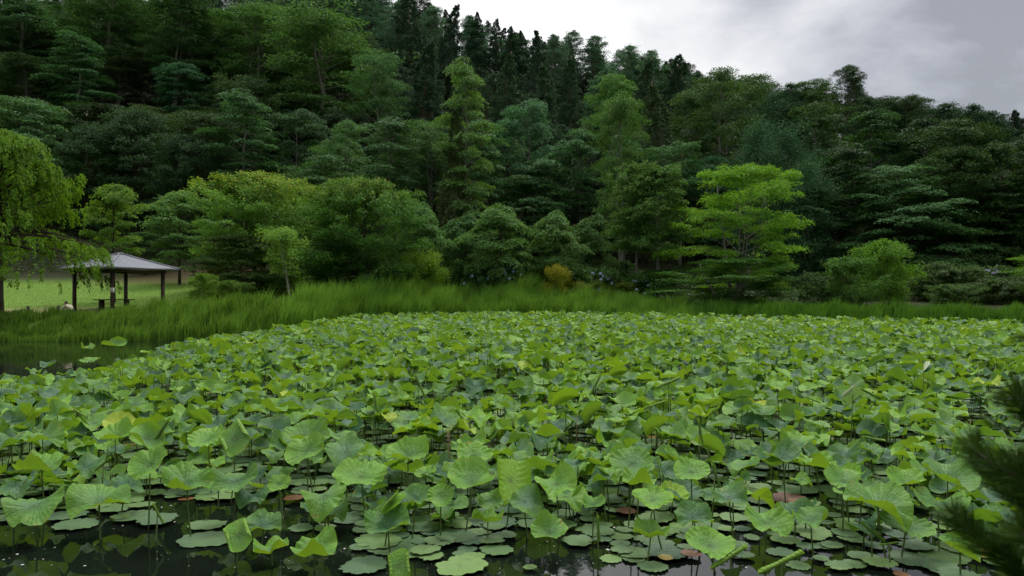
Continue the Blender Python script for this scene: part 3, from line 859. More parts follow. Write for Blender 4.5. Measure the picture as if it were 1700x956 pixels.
def build_woods():
    placed = []
    for (k, px, top, wpx, hv, col, label) in HILL + MID:
        if hv < 0:
            Y = -hv
            x = (px - 850) / F * Y
            H = CAMZ + (HY - top) / F * Y - float(ground(x, Y))
        else:
            H = hv
            Y = solve_y(px, top, H)
            x = (px - 850) / F * Y
            H = CAMZ + (HY - top) / F * Y - float(ground(x, Y))
        W = wpx * Y / F
        if k in ('cedar', 'larch') and Y > 74: W = max(W, (.42 if k == 'cedar' else .58) * H)
        grp = 'trees on the wooded hillside' if Y > 74 else 'trees on the far bank'
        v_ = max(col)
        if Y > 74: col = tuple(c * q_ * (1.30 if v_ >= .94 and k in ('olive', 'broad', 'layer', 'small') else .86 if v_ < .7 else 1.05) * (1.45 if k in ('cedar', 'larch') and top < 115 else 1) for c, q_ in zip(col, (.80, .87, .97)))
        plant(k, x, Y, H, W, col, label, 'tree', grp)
        placed.append((px, top, wpx, Y, H, label, k))
    heads = head_mesh()
    g = rs(77)
    for (k, px, top, wpx, hv, col, label, cat) in BUSH:
        Y = -hv
        x = (px - 850) / F * Y
        H = max(.7, CAMZ + (HY - top) / F * Y - float(ground(x, Y)))
        o = plant(k, x, Y, H, wpx * Y / F, col, label, cat, 'hydrangeas on the far bank' if k == 'hydr' else 'bushes on the far bank')
        if k == 'hydr':
            nh = 4 if 'few' in label or 'dark' in label else 12
            for q in range(nh):
                a = g.uniform(-2.6, -.5) - o.rotation_euler[2]
                r = g.uniform(.3, .95)
                h = link('flower_head', heads, o, (1.5 * r * math.cos(a), 1.5 * r * math.sin(a), 1.7 * math.sqrt(max(.05, 1 - r * r)) * .92 + .12))
                if 'violet' in label: h.color = (1.1, .8, 1, 1)
    # trees that fill the wood behind the ones above
    tall = [p for p in placed if p[3] > 72]
    done = [((p[0] - 850) / F * p[3], p[3]) for p in placed]
    fill = []
    Y = 82.0
    while Y < 200:
        x = -.86 * Y
        while x < .84 * Y:
            fx, fy = x + g.uniform(-2, 2), Y + g.uniform(-2, 2)
            x += 6.0 + Y * .012
            if min((fx - a) ** 2 + (fy - b) ** 2 for a, b in done) < 9: continue
            px = 850 + fx / fy * F
            k = g.choice(['cedar', 'larch', 'larch']) if (640 < px < 1130 and fy > 95) else ('larch' if fy > 150 else g.choice(['broad', 'olive', 'dark', 'soft'] if px > 1200 else ['broad', 'broad', 'olive', 'olive', 'layer']))
            H = g.uniform(12, 18)
            if k in ('dark', 'layer'): H *= .7
            W = {'cedar': 6.5, 'larch': 6.5, 'broad': 9.5, 'olive': 8, 'dark': 7.5, 'layer': 8.5, 'soft': 7.5}[k]
            wp = W / fy * F
            gz = float(ground(fx, fy))
            ok = True
            # keep the trees further back in view: their upper halves stay clear
            lim = -999
            for (q, tp, ww, YY, HH, _, _) in tall:
                if YY > fy and abs(q - px) < .42 * (ww + wp):
                    lim = max(lim, tp + .62 * HH / YY * F)
            # and the skyline stays as it is
            sky = [tp for (q, tp, ww, YY, HH, _, _) in tall if abs(q - px) < .5 * ww]
            if sky: lim = max(lim, min(sky) + 14)
            elif 0 < px < 1700: lim = max(lim, np.interp(px, [0, 640, 760, 900, 1100, 1300, 1500, 1700], [-30, 10, 30, 60, 95, 140, 170, 195]) + 8)
            hmax = CAMZ + (HY - lim) / F * fy - gz
            H = min(H, hmax)
            if H < 6.5: continue
            fill.append((k, fx, fy, H, W * min(1, H / 12 + .2), px, HY - (gz + H - CAMZ) / fy * F))
            done.append((fx, fy))
        Y += 6.5 + (Y - 82) * .02
    anchors = [(p[0], p[1] + 40, p[5]) for p in tall]
    words = {'cedar': 'dark cedar', 'larch': 'soft larch', 'broad': 'layered green tree', 'olive': 'airy olive tree', 'dark': 'dense evergreen tree',
             'layer': 'flat tiered tree', 'soft': 'feathery blue green tree'}
    labels = relate([(f[5], f[6] + 40, words[f[0]]) for f in fill], anchors, 'in the wood')
    for f, lab in zip(fill, labels):
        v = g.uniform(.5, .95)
        sh = np.interp(f[5], [0, 1150, 1700], [1, 1, .62])  # leaf colours dim towards the pine side, standing in for shade there
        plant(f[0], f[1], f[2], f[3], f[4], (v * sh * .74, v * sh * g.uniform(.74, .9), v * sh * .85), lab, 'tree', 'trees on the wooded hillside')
    for (px, top, H, lab) in ((141, 176, 9, 'bleached bare snag with thin branches above the weeping tree'),
                              (948, 262, 6, 'bleached dead branches hanging out of the wide tiered tree'),
                              (1125, 195, 9, 'thin grey dead trunk beside the pale forked tree')):
        Y = solve_y(px, top, H) - 4
        x = (px - 850) / F * Y
        H2 = CAMZ + (HY - top) / F * Y - float(ground(x, Y))
        o = link('dead_tree', make_snag(int(px), H2), None, (x, Y, float(ground(x, Y))))
        tag(o, lab, 'dead tree')


def short(label, n=4):
    w = label.split()
    stop = {'with', 'on', 'at', 'beside', 'behind', 'under', 'above', 'between', 'in', 'where', 'standing', 'next', 'over', 'near', 'of', 'that', 'from', 'catching', 'against', 'rising',
            'reaching', 'spreading', 'half', 'just', 'to', 'along', 'below', 'past', 'directly', 'before', 'poking', 'wedged', 'tucked', 'squeezed', 'leaning', 'stepping', 'filling', 'crowding', 'closing', 'cut', 'peering', 'pressed', 'showing', 'lying', 'facing', 'hanging', 'among'}
    out = []
    for i, a in enumerate(w):
        if i >= 2 and (a in stop or i >= n): break
        out.append(a)
    return ' '.join(out)


def relate(items, anchors, where):
    """a label for every item: what it looks like and how it stands to the nearest named thing"""
    sh = {}
    for a in anchors: sh.setdefault(short(a[2]), []).append(a)
    # only anchors whose short phrase is theirs alone serve
    anc = [(a[0][0], a[0][1], s) for s, a in sh.items() if len(a) == 1]
    keyed = {}
    for i, (px, py, desc) in enumerate(items):
        b = min(anc, key=lambda a: (a[0] - px) ** 2 + (2.2 * (a[1] - py)) ** 2)
        dx, dy = px - b[0], 2.2 * (py - b[1])
        if abs(dx) > abs(dy): d = 'on its pine side' if dx > 0 else 'on its pavilion side'
        elif where == 'in the wood': d = 'downhill of it' if dy > 0 else 'uphill of it'
        else: d = 'on its bank side' if dy > 0 else 'on its reed side'
        keyed.setdefault((desc, d, b[2]), []).append((dx * dx + dy * dy, i))
    out = [None] * len(items)
    ordn = ['first', 'second', 'third', 'fourth', 'fifth', 'sixth', 'seventh', 'eighth', 'ninth', 'tenth', 'eleventh', 'twelfth', 'thirteenth', 'fourteenth']
    for (desc, d, a), l in keyed.items():
        l.sort()
        for n, (_, i) in enumerate(l):
            out[i] = f"{desc}, {(ordn[min(n, 13)] + ' ') if len(l) > 1 else ''}{d.replace('on its', 'on the').replace(' of it', ' from')} {'of ' if 'side' in d else ''}the {a}"
    return [a if len(a.split()) <= 16 else a.replace(' lotus leaf', ' leaf').replace('the ', '', 1) for a in out]


build_woods()


def scatter_undergrowth():
    g = rs(9)
    mb = MB()
    n = 70000
    Y = 61 + 130 * g.rand(n) ** 1.6
    x = (g.rand(n) * 1.7 - .85) * Y
    keep = ~((x < -13) & (Y < 73)) & (Y > shore(x) + 3)
    x, Y = x[keep], Y[keep]
    n = len(x)
    hgt = np.abs(g.normal(0, .55, n)) * (0.5 + np.sin(x * .7) * np.sin(Y * .6) * .5 + .4)
    C = np.stack([x, Y, ground(x, Y) + hgt + .05], -1)
    leaves(mb, C, np.array([0, -.25, 1.]) + g.normal(0, .5, (n, 3)), g.normal(0, 1, (n, 3)), g.uniform(.2, .5, n), .65, g.rand(n))
    o = link('undergrowth', mb.mesh('undergrowth', M['bushg']))
    o.color = (.8, .95, .8, 1)
    tag(o, 'dark leafy undergrowth covering the forest floor', 'undergrowth', kind='stuff')


scatter_undergrowth()


# ------------------------------------------------------------------ reeds and lawn
def blades(mb, x, y, z, h, w, g, bend=.25, seg=3, tint0=None):
    n = len(x)
    az = g.rand(n) * 6.283
    bd = np.stack([np.cos(az), np.sin(az), np.zeros(n)], -1) * (h * g.uniform(.3, 1.0, n) * bend)[:, None]
    bd[:, 0] += h * .10
    wa = g.rand(n) * 6.283
    wv = np.stack([np.cos(wa), np.sin(wa) * .5, np.zeros(n)], -1) * (w * .5)[:, None]
    B = np.stack([x, y, z], -1)
    pts = []
    for s in np.linspace(0, 1, seg + 1):
        c = B + bd * s ** 2.2 + np.array([0, 0, 1.]) * (h * (s - .10 * s ** 3))[:, None]
        k = (1 - s) ** .6 if s > .3 else 1.0
        pts += [c - wv * k, c + wv * k]
    V = np.stack(pts, 1)
    m = 2 * (seg + 1)
    base = (np.arange(n) * m)[:, None]
    tint0 = g.rand(n) if tint0 is None else tint0
    Q, T = [], []
    for q in range(seg):
        Q.append(base + np.array([2 * q, 2 * q + 1, 2 * q + 3, 2 * q + 2]))
        T.append(np.clip(tint0 ** 1.2, 0, 1))
    mb.add(V.reshape(-1, 3), np.concatenate(Q), tint=np.concatenate(T))


def build_reeds():
    def band(name, x0, x1, depth, n, h, label, col, seed):
        g = rs(seed)
        nc = n // 45
        cx, cd, ch = g.uniform(x0, x1, nc), g.rand(nc) * depth - .5, g.normal(1, .085, nc)
        ci = g.randint(nc, size=n)
        x = cx[ci] + g.normal(0, .16, n)
        d = np.clip(cd[ci] + g.normal(0, .16, n), -.6, depth)
        y = shore(x) + d
        z = np.maximum(ground(x, y), -.15)
        hh = h(x, d) * ch[ci] * g.uniform(.6, 1.04, n) * (1 + .17 * np.sin(x * 1.7 + np.sin(d * 1.3) * 2) * np.sin(x * .6 + 1) + .08 * np.sin(x * 4.3 + d * 2.1))
        mb = MB()
        blades(mb, x, y, z, hh, g.uniform(.035, .09, n), g, .26, tint0=np.clip(g.rand(nc)[ci] * .6 + g.rand(n) ** 1.5 * .6 - .08, 0, 1))
        o = link(name, mb.mesh(name, M['reed']))
        o.color = (*col, 1)
        tag(o, label, 'reeds', kind='stuff')
    band('reeds', -46, -11.9, 4.4, 38000, lambda x, d: .62 + .10 * np.clip(d, 0, 1.5) + .75 * sstep(-25, -17, x) + .2 * sstep(-19, -14, x), 'long soft grass and reeds along the bank below the pavilion', (.85, .85, .8), 1)

    def hc(x, d):
        m = 2.28 + .6 * np.exp(-((x + 8.5) / 3.0) ** 2) + .35 * np.exp(-((x - .4) / 4.5) ** 2) + .55 * np.exp(-((x - .8) / 2.0) ** 2) * (d > 2)
        return m - .75 * sstep(6, 11, x) - .25 * np.exp(-((x + 3) / 1.5) ** 2)
    band('reeds', -13.0, 12.4, 5.6, 50000, hc, 'tall bright green reeds in mounds behind the middle of the lotus', (1.05, 1.05, 1.0), 2)
    band('reeds', 11.5, 46, 4.2, 42000, lambda x, d: (.95 - .12 * sstep(18, 28, x)) + .25 * np.clip(d, 0, 1.3), 'dark low reeds along the bank under the maple and the shrub bank', (.62, .74, .62), 3)
    g = rs(12)
    n = 90000
    x = g.uniform(-58, -9, n); y = 41.5 + 27 * g.rand(n) ** 1.2
    keep = (y > shore(x) + 2.5)
    x, y = x[keep], y[keep]; n = len(x)
    mb = MB()
    dry = np.abs(y - 46.0 + np.sin(x * .3) * 1.5) < 2.2
    dry &= g.rand(n) < .75
    x, y = x[~dry], y[~dry]; n = len(x)
    blades(mb, x, y, ground(x, y) - .01, g.uniform(.03, .08, n), g.uniform(.02, .04, n), g, .5, 1)
    tag(link('grass', mb.mesh('grass', M['grass'])), 'short mown grass of the lawn around the pavilion', 'grass', kind='stuff')


build_reeds()


# ------------------------------------------------------------------ pavilion on the lawn
def roof_mat():
    m, t = new_mat('grey shingle roof')
    tc = t.n('ShaderNodeTexCoord')
    P = tc.outputs['Object']
    sep = t.n('ShaderNodeSeparateXYZ'); t.put(sep.inputs[0], P)
    row = t.math('FRACT', t.math('MULTIPLY', sep.outputs[2], 13.0))
    n = t.noise(P, 4.0, 4, .6)
    n2 = t.noise(t.vmath('MULTIPLY', P, (9, 9, 40)), 1.0, 2, .5)
    col = t.mix(t.ramp(n, .3, .7), (0.10, 0.11, 0.135), (0.165, 0.175, 0.205))
    col = t.mix(t.math('MULTIPLY', t.ramp(n2, .4, .7), .45), col, (0.075, .082, .10))
    col = t.mix(t.math('MULTIPLY', t.math('SUBTRACT', 1.0, t.ramp(row, 0.0, .25)), .55), col, (0.05, .055, .065))
    p = t.n('ShaderNodeBsdfPrincipled')
    t.put(p.inputs['Base Color'], col)
    p.inputs['Roughness'].default_value = .55
    b = t.n('ShaderNodeBump'); b.inputs['Strength'].default_value = .6; b.inputs['Distance'].default_value = .02
    t.put(b.inputs['Height'], row); t.t.links.new(b.outputs[0], p.inputs['Normal'])
    o = t.n('ShaderNodeOutputMaterial'); t.t.links.new(p.outputs[0], o.inputs[0])
    return m


M['rooftile'] = roof_mat()
M['ridge'] = solid_mat('grey ridge cap', (0.15, 0.16, 0.185), (0.20, 0.21, 0.235), 8, .5)


def build_pavilion():
    cx, cyy = -25.05, 47.2
    rz = R_(64.4 - 90 + 90)
    gz = float(ground(cx, cyy)) - .05
    root = empty('pavilion', (cx, cyy, gz), rz)
    tag(root, 'open wooden pavilion with a grey hipped roof on the lawn', 'pavilion')
    ez = 4.0 - gz
    az = 4.92 - gz
    h = 2.5
    mb = MB()
    n = 8
    rows = []
    for k in range(n + 1):
        s = k / n
        r = h * (1 - s) + .16 * s
        z = ez + (az - ez) * (s * 1.0 - .10 * s * (1 - s))
        rows.append([[-r, -r, z], [r, -r, z], [r, r, z], [-r, r, z]])
    V = np.array(rows).reshape(-1, 3)
    Q = [[k * 4 + i, k * 4 + (i + 1) % 4, (k + 1) * 4 + (i + 1) % 4, (k + 1) * 4 + i] for k in range(n) for i in range(4)]
    U = np.array(rows[0]) * np.array([.985, .985, 1]) - np.array([0, 0, .10])
    top = [[n * 4, n * 4 + 1, n * 4 + 2, n * 4 + 3]]
    V = np.vstack([V, U, [[0, 0, az - .16]]])
    b = (n + 1) * 4
    Q += [[i, b + i, b + (i + 1) % 4, (i + 1) % 4] for i in range(4)] + top
    T3 = [[b + (i + 1) % 4, b + i, b + 4] for i in range(4)]
    mb.add(V, Q, T3)
    roof = link('roof', mb.mesh('roof', M['rooftile']), root)
    for i in range(4):
        m2 = MB()
        P = np.array([rows[k][i] for k in range(n + 1)]) + np.array([0, 0, .03])
        tube(m2, P, .05, 6)
        link('hip_ridge', m2.mesh('hip_ridge', M['ridge']), roof)
    m2 = MB(); box(m2, (0, 0, az + .04), (.42, .42, .10)); box(m2, (0, 0, az + .11), (.26, .26, .05))
    link('roof_cap', m2.mesh('roof_cap', M['ridge']), roof)
    q = 1.78
    for i, (sx, sy) in enumerate(((-1, -1), (1, -1), (1, 1), (-1, 1))):
        m2 = MB()
        box(m2, (sx * q, sy * q, (ez - .2) / 2 - .15), (.17, .17, ez + .1))
        p = link('post', m2.mesh('post', M['timber']), root)
        if i == 0:
            m3 = MB(); box(m3, (sx * q - .094, sy * q - .0, 1.30), (.012, .15, .30)); box(m3, (sx * q, sy * q - .094, 1.30), (.15, .012, .30))
            link('notice', m3.mesh('notice', M['paper']), p)
    for (a, b_, sx, sy) in ((0, -q, 1, 0), (0, q, 1, 0), (-q, 0, 0, 1), (q, 0, 0, 1)):
        m2 = MB(); box(m2, (a, b_, ez - .16 - .02 * sy), (2 * q + .5 if sx else .11, .11 if sx else 2 * q + .5, .19))
        link('beam', m2.mesh('beam', M['timber']), root)
    # table inside
    t = empty('picnic_table', (-24.95, 46.4, gz + .04), .1)
    tag(t, 'long dark wooden table under the pavilion roof', 'table')
    m2 = MB()
    for k in range(4): box(m2, (0, -.33 + .22 * k, .66), (2.15, .20, .06))
    link('table_top', m2.mesh('table_top', M['timber']), t)
    for sx in (-.75, .75):
        m2 = MB(); box(m2, (sx, 0, .315), (.12, .55, .63)); link('leg', m2.mesh('leg', M['timber']), t)
    # short posts and a bin by the bank
    for (px, Y, hh, lab) in ((47, 41.6, .82, 'short weathered post standing alone beside the weeping tree trunk'), (97, 41.8, .82, 'short weathered post beside the crouching person and the bin')):
        x = (px - 850) / F * Y
        m2 = MB(); tube(m2, [[0, 0, -.3], [0, 0, hh - .02], [0, 0, hh]], [.085, .082, .065], 10)
        tag(link('fence_post', m2.mesh('fence_post', M['postwood']), None, (x, Y, float(ground(x, Y)))), lab, 'post', 'short posts along the bank')
    Y = 42.6; x = (88 - 850) / F * Y
    bn = empty('bin', (x, Y, float(ground(x, Y))))
    tag(bn, 'small blue green bin beside the short post', 'bin')
    m2 = MB(); tube(m2, [[0, 0, 0], [0, 0, .40]], [.17, .21], 14); link('bin_body', m2.mesh('bin_body', M['bin']), bn)
    m2 = MB(); tube(m2, [[0, 0, .401], [0, 0, .44], [0, 0, .46]], [.225, .225, .16], 14); link('lid', m2.mesh('lid', M['bin']), bn)



build_pavilion()


# ------------------------------------------------------------------ person crouching on the bank
def skin_mesh(name, pts, mat, root, sub=2):
    """pts: name -> (pos, radius, parent)"""
    bm = bmesh.new()
    lay = bm.verts.layers.skin.verify()
    vs_ = {}
    for k, (p, r, par) in pts.items():
        v = bm.verts.new(p)
        rr = r if isinstance(r, tuple) else (r, r)
        v[lay].radius = rr
        v[lay].use_root = (k == root)
        vs_[k] = v
        if par: bm.edges.new((vs_[par], v))
    me = bpy.data.meshes.new(name)
    bm.to_mesh(me); bm.free()
    me.materials.append(mat)
    o = bpy.data.objects.new(name, me)
    COL.objects.link(o)
    sk = o.modifiers.new('skin', 'SKIN'); sk.use_smooth_shade = True
    ss = o.modifiers.new('subsurf', 'SUBSURF'); ss.levels = sub; ss.render_levels = sub
    return o


def build_person():
    Y = 42.4; x = (119 - 850) / F * Y
    root = empty('person', (x, Y, float(ground(x, Y)) + .02), R_(62))
    tag(root, 'person in a cream shirt and dark trousers bending down beside the reeds', 'person')
    # crouching, facing local +y, weight on bent legs, back rounded, hands reaching to the grass
    B = {'pelvis': ((0, 0, .40), .125, None), 'waist': ((0, .10, .56), .125, 'pelvis'), 'chest': ((0, .26, .70), (.165, .125), 'waist'),
         'neck0': ((0, .40, .76), .07, 'chest'), 'neck1': ((0, .47, .80), .056, 'neck0'), 'skull': ((0, .54, .86), .088, 'neck1'), 'crown': ((0, .58, .93), .085, 'skull'),
         'nose': ((0, .645, .86), .018, 'skull')}
    for s, n in ((-1, 'a'), (1, 'b')):
        B['hip' + n] = ((s * .10, .02, .36), .10, 'pelvis')
        B['knee' + n] = ((s * .17, .40, .44), .066, 'hip' + n)
        B['ankle' + n] = ((s * .15, .16, .09), .045, 'knee' + n)
        B['heel' + n] = ((s * .15, .12, .05), .042, 'ankle' + n)
        B['toe' + n] = ((s * .17, .36, .04), .036, 'heel' + n)
        B['shoulder' + n] = ((s * .19, .35, .70), .066, 'chest')
        B['elbow' + n] = ((s * .27, .52, .47), .044, 'shoulder' + n)
        B['wrist' + n] = ((s * .16, .66, .25), .028, 'elbow' + n)
        B['palm' + n] = ((s * .145, .70, .18), (.036, .018), 'wrist' + n)
        for f in range(4):
            o = (f - 1.5) * .020
            B[f'k{f}{n}'] = ((s * .14 + o, .725, .135), .0095, 'palm' + n)
            B[f'm{f}{n}'] = ((s * .14 + o * 1.1, .735, .10 - .006 * (f in (1, 2))), .0085, f'k{f}{n}')
            B[f't{f}{n}'] = ((s * .14 + o * 1.1, .722, .075 - .008 * (f in (1, 2))), .007, f'm{f}{n}')
        B['th0' + n] = ((s * .105, .70, .175), .011, 'palm' + n)
        B['th1' + n] = ((s * .085, .72, .135), .009, 'th0' + n)
        B['ear' + n] = ((s * .088, .535, .875), .016, 'skull')
    body = skin_mesh('body', B, M['skin'], 'pelvis'); body.parent = root
    S = {k: B[k] for k in ('pelvis', 'waist', 'chest', 'neck0')}
    S['pelvis'] = ((0, .02, .45), .14, None); S['waist'] = ((0, .10, .57), .15, 'pelvis'); S['chest'] = ((0, .26, .71), (.19, .15), 'waist'); S['neck0'] = ((0, .39, .76), .085, 'chest')
    for s, n in ((-1, 'a'), (1, 'b')):
        S['shoulder' + n] = ((s * .19, .35, .70), .085, 'chest')
        S['elbow' + n] = ((s * .27, .52, .47), .060, 'shoulder' + n)
        S['cuff' + n] = ((s * .20, .61, .33), .045, 'elbow' + n)
    o = skin_mesh('shirt', S, M['shirt'], 'pelvis'); o.parent = root
    T = {'pelvis': ((0, -.01, .41), .15, None)}
    for s, n in ((-1, 'a'), (1, 'b')):
        T['hip' + n] = ((s * .10, .02, .37), .122, 'pelvis')
        T['knee' + n] = ((s * .17, .40, .45), .085, 'hip' + n)
        T['cuff' + n] = ((s * .15, .17, .13), .062, 'knee' + n)
    o = skin_mesh('trousers', T, M['trouser'], 'pelvis'); o.parent = root
    Hh = {'a': ((0, .50, .86), .070, None), 'b': ((0, .53, .93), .094, 'a'), 'c': ((0, .59, .965), .080, 'b'), 'd': ((0, .47, .83), .062, 'a')}
    o = skin_mesh('hair', Hh, M['hair'], 'a'); o.parent = root
    for s in (-1, 1):
        mb = MB(); tube(mb, [[s * .033, .622, .885], [s * .033, .632, .886]], [.011, .006], 8)
        link('eye', mb.mesh('eye', M['hair']), root)
    mb = MB(); tube(mb, [[-.024, .622, .818], [0, .632, .816], [.024, .622, .818]], [.003, .006, .003], 6)
    link('mouth', mb.mesh('mouth', M['mouth']), root)
    for s in (-1, 1):
        mb = MB(); P = np.array([[s * .15, .07, .045], [s * .16, .2, .05], [s * .17, .40, .036]]); tube(mb, P, [.05, .055, .042], 10)
        link('shoe', mb.mesh('shoe', M['trouser']), root)


M['mouth'] = solid_mat('lips', (0.35, 0.14, 0.12), (0.38, 0.16, 0.13), 5, .5)
build_person()


# ------------------------------------------------------------------ pine sapling close to the camera
def build_pine():
    g = rs(4)
    x0, y0 = 1.35, 1.50
    z0 = float(ground(x0, y0))
    root = empty('pine_sapling', (x0, y0, z0))
    tag(root, 'dark out of focus young pine on the near bank', 'pine tree')
    tm, cm = MB(), MB()
    H = 2.62 - z0
    tr = np.array([[0, 0, -.1], [.02, 0, H * .5], [-.01, .01, H]])
    tube(tm, tr, [.022, .014, .004], 6)
    shoots = []
    for k in range(56):
        h = H * (k / 56.) ** .85
        az = k * 2.4 + g.normal(0, .3)
        L = (.40 * (1 - h / H) + .06) * g.uniform(.75, 1.15)
        b = np.array([.01, 0, h])
        d = np.array([math.cos(az), math.sin(az), .45])
        P = [b, b + d * L * .5, b + d * L + np.array([0, 0, .22 * L])]
        tube(tm, P, [.008, .006, .003], 5)
        P = np.array(P)
        for q in range(5):
            s = .35 + .65 * q / 4
            c = np.array([np.interp(s, [0, .5, 1], P[:, i]) for i in range(3)])
            dd = unit(np.array([d[0] * .7, d[1] * .7, .9]) + g.normal(0, .3, 3))
            shoots.append((c, dd, .13 * g.uniform(.7, 1.3)))
    shoots.append((tr[-1], np.array([0, 0, 1.]), .16))
    for c, d, l in shoots:
        n = 400
        s = g.rand(n)
        e = unit(np.cross(np.tile(d, (n, 1)), g.normal(0, 1, (n, 3))))
        nd = unit(d * .9 + e * .75)
        ln = g.uniform(.045, .08, n)
        C = c + d * (s * l)[:, None] + nd * (ln * .5)[:, None]
        leaves(cm, C, np.cross(nd, g.normal(0, 1, (n, 3))), nd, ln, .045, g.rand(n), 0.0)
        tube(tm, [c, c + d * l], [.004, .002], 4)
    link('trunk', tm.mesh('trunk', M['bark']), root)
    link('needles', cm.mesh('needles', M['pine']), root)


build_pine()


# ------------------------------------------------------------------ lotus
def blade(g, R, form, nr, nt):
    """a lotus leaf about its stalk: vertices, quads, disc coordinates"""
    r = np.linspace(0, 1, nr + 1)[1:] ** .85
    th = np.linspace(0, 2 * np.pi, nt, endpoint=False)
    rr, tt = np.meshgrid(r, th, indexing='ij')
    ph = g.rand(12) * 6.283
    rim = 1 + .05 * np.sin(2 * tt + ph[0]) + .035 * np.sin(3 * tt + ph[1]) + .02 * np.sin(7 * tt + ph[2]) * rr
    X = rr * rim * np.cos(tt); Y = rr * rim * np.sin(tt)
    dx, dy = rr * np.cos(tt), rr * np.sin(tt)
    u = g.uniform
    P = {'saucer': (.27, .05, .05, .04, .040), 'funnel': (.48, .15, .11, .07, .034), 'wavy': (.26, .19, .15, .10, .038),
         'droop': (.10, .26, .16, .09, .034), 'lip': (.28, .12, .12, .11, .045), 'flat': (.05, .03, .03, .02, .02)}.get(form, (.1, .03, .03, .02, .02))
    k = g.randint(13, 19)
    Z = P[0] * rr ** 1.30 - (.10 if form == 'droop' else .0) * rr ** 3
    amp = [u(.8, 1.65) for _ in range(4)]
    w = P[1] * amp[0] * np.cos(2 * tt + ph[3]) + P[2] * amp[1] * np.cos(3 * tt + ph[4]) + P[3] * amp[2] * np.cos(5 * tt + ph[5])
    Z = Z + w * rr ** 2.0 + P[4] * amp[3] * np.cos(k * tt + ph[6] + 1.2 * np.sin(2 * tt + ph[7])) * sstep(.45, 1, rr) * (.6 + .6 * np.sin(3 * tt + ph[8]))
    Z = Z + .016 * np.sin(9 * X + ph[9]) * np.sin(8 * Y + ph[10])
    if nt >= 60:               # ribs and crinkles between the veins
        Z = Z + .008 * np.abs(np.sin(10.5 * tt)) * sstep(.08, .6, rr) * (.7 + .5 * np.sin(3 * tt + ph[10]))
        Z = Z + .010 * np.sin(21 * X + ph[1] + 3 * np.sin(5 * Y)) * np.sin(19 * Y + ph[2] + 3 * np.sin(4 * X))
    ph[11] = -1.57 + g.normal(0, .4)
    if form == 'lip':          # the near rim folded up and over
        a = np.cos(tt - ph[11]); m = np.clip((rr * a - .48) / .5, 0, 1)
        Z = Z + .42 * m ** 1.3
        X = X - .30 * m ** 1.5 * np.cos(ph[11]); Y = Y - .30 * m ** 1.5 * np.sin(ph[11])
    if form in ('boat', 'fold', 'roll', 'square'):
        c, k0, k1 = {'boat': (.12, 1.6, 1.0), 'fold': (.02, 2.9, .2), 'roll': (.0, 7.5, 8.0), 'square': (.50, 7.0, 8.0)}[form]
        S = np.linspace(0, 1.15, 300); ds = S[1] - S[0]
        kap = np.where(S < .12, 9.5, .5) if form == 'fold' else np.where(S < c, .15, k0 + k1 * (S - c))
        A = np.cumsum(kap) * ds
        xs, zs = np.cumsum(np.cos(A)) * ds, np.cumsum(np.sin(A)) * ds
        sg = np.sign(X); s = np.abs(X)
        if form == 'roll': X = X * 1.0; Y = Y * 1.25
        Z = Z * .35 + np.interp(s, S, zs) + .018 * np.cos(26 * Y) * sstep(c + .05, c + .4, s)
        X = sg * np.interp(s, S, xs) + (sg * .015 if form == 'roll' else 0)
        if form == 'fold': Z = Z * .95
    V = np.stack([X, Y, Z], -1).reshape(-1, 3) * R
    V = np.vstack([V, [[0, 0, 0]]])
    D = np.vstack([np.stack([dx, dy, dx * 0], -1).reshape(-1, 3), [[0, 0, 0]]])
    i, j = np.meshgrid(np.arange(nr - 1), np.arange(nt), indexing='ij')
    j2 = (j + 1) % nt
    Q = np.stack([i * nt + j, (i + 1) * nt + j, (i + 1) * nt + j2, i * nt + j2], -1).reshape(-1, 4)
    q = np.arange(nt)
    T3 = np.stack([np.full(nt, nr * nt), q, (q + 1) % nt], -1)
    return V, Q, T3, D


def orient(V, g, spin, tilt, side):
    """spin about the stalk, then lean towards the viewer (tilt) and sideways (degrees)"""
    M3 = np.array(Matrix.Rotation(R_(side), 3, 'Y') @ Matrix.Rotation(R_(tilt), 3, 'X') @ Matrix.Rotation(spin, 3, 'Z'))
    return V @ M3.T


def lotus_parts(g, R, form, tint, tilt, side, spin, zl, nr, nt, stalk=True):
    V, Q, T3, D = blade(g, R, form, nr, nt)
    V = orient(V, g, spin, tilt, side)
    D = D.copy(); D[:, 2] = tint
    P = None
    if stalk:
        b = g.normal(0, .05, 2)
        s = np.linspace(0, 1, 5)
        P = np.stack([b[0] * (1 - s) ** 1.5 * (1 + zl), b[1] * (1 - s) ** 1.5, (s - 1) * (zl + .25)], -1)
        P[-1, 2] = -.004
    return V, Q, T3, D, P


ROWS = []     # (px, py, description, object) of the lotus things that take a label from their neighbours
NAMED = []    # (px, py, label)


def lotus_thing(g, x, y, zl, R, form, tint, tilt, side, spin, label=None, nr=9, nt=40):
    V, Q, T3, D, P = lotus_parts(g, R, form, tint, tilt, side, spin, zl, nr, nt)
    o = empty('rolled_lotus_leaf' if form == 'roll' else 'lotus_leaf', (x, y, 0))
    mb = MB(); mb.add(V + np.array([0, 0, zl]), Q, T3, vt=D)
    link('blade', mb.mesh('blade', M['lotus'], True), o)
    mb = MB(); tube(mb, P + np.array([0, 0, zl]), np.linspace(.0095, .0065, len(P)), 6)
    link('stalk', mb.mesh('stalk', M['stalk'], True), o)
    cat = 'lotus leaf'
    px, py = 850 + x / y * F, HY - (zl - CAMZ) / y * F
    tag(o, label, cat, 'standing lotus leaves')
    if label: NAMED.append((px, py, label))
    else: ROWS.append((px, py, desc_of(form, tint, R), o))
    return o


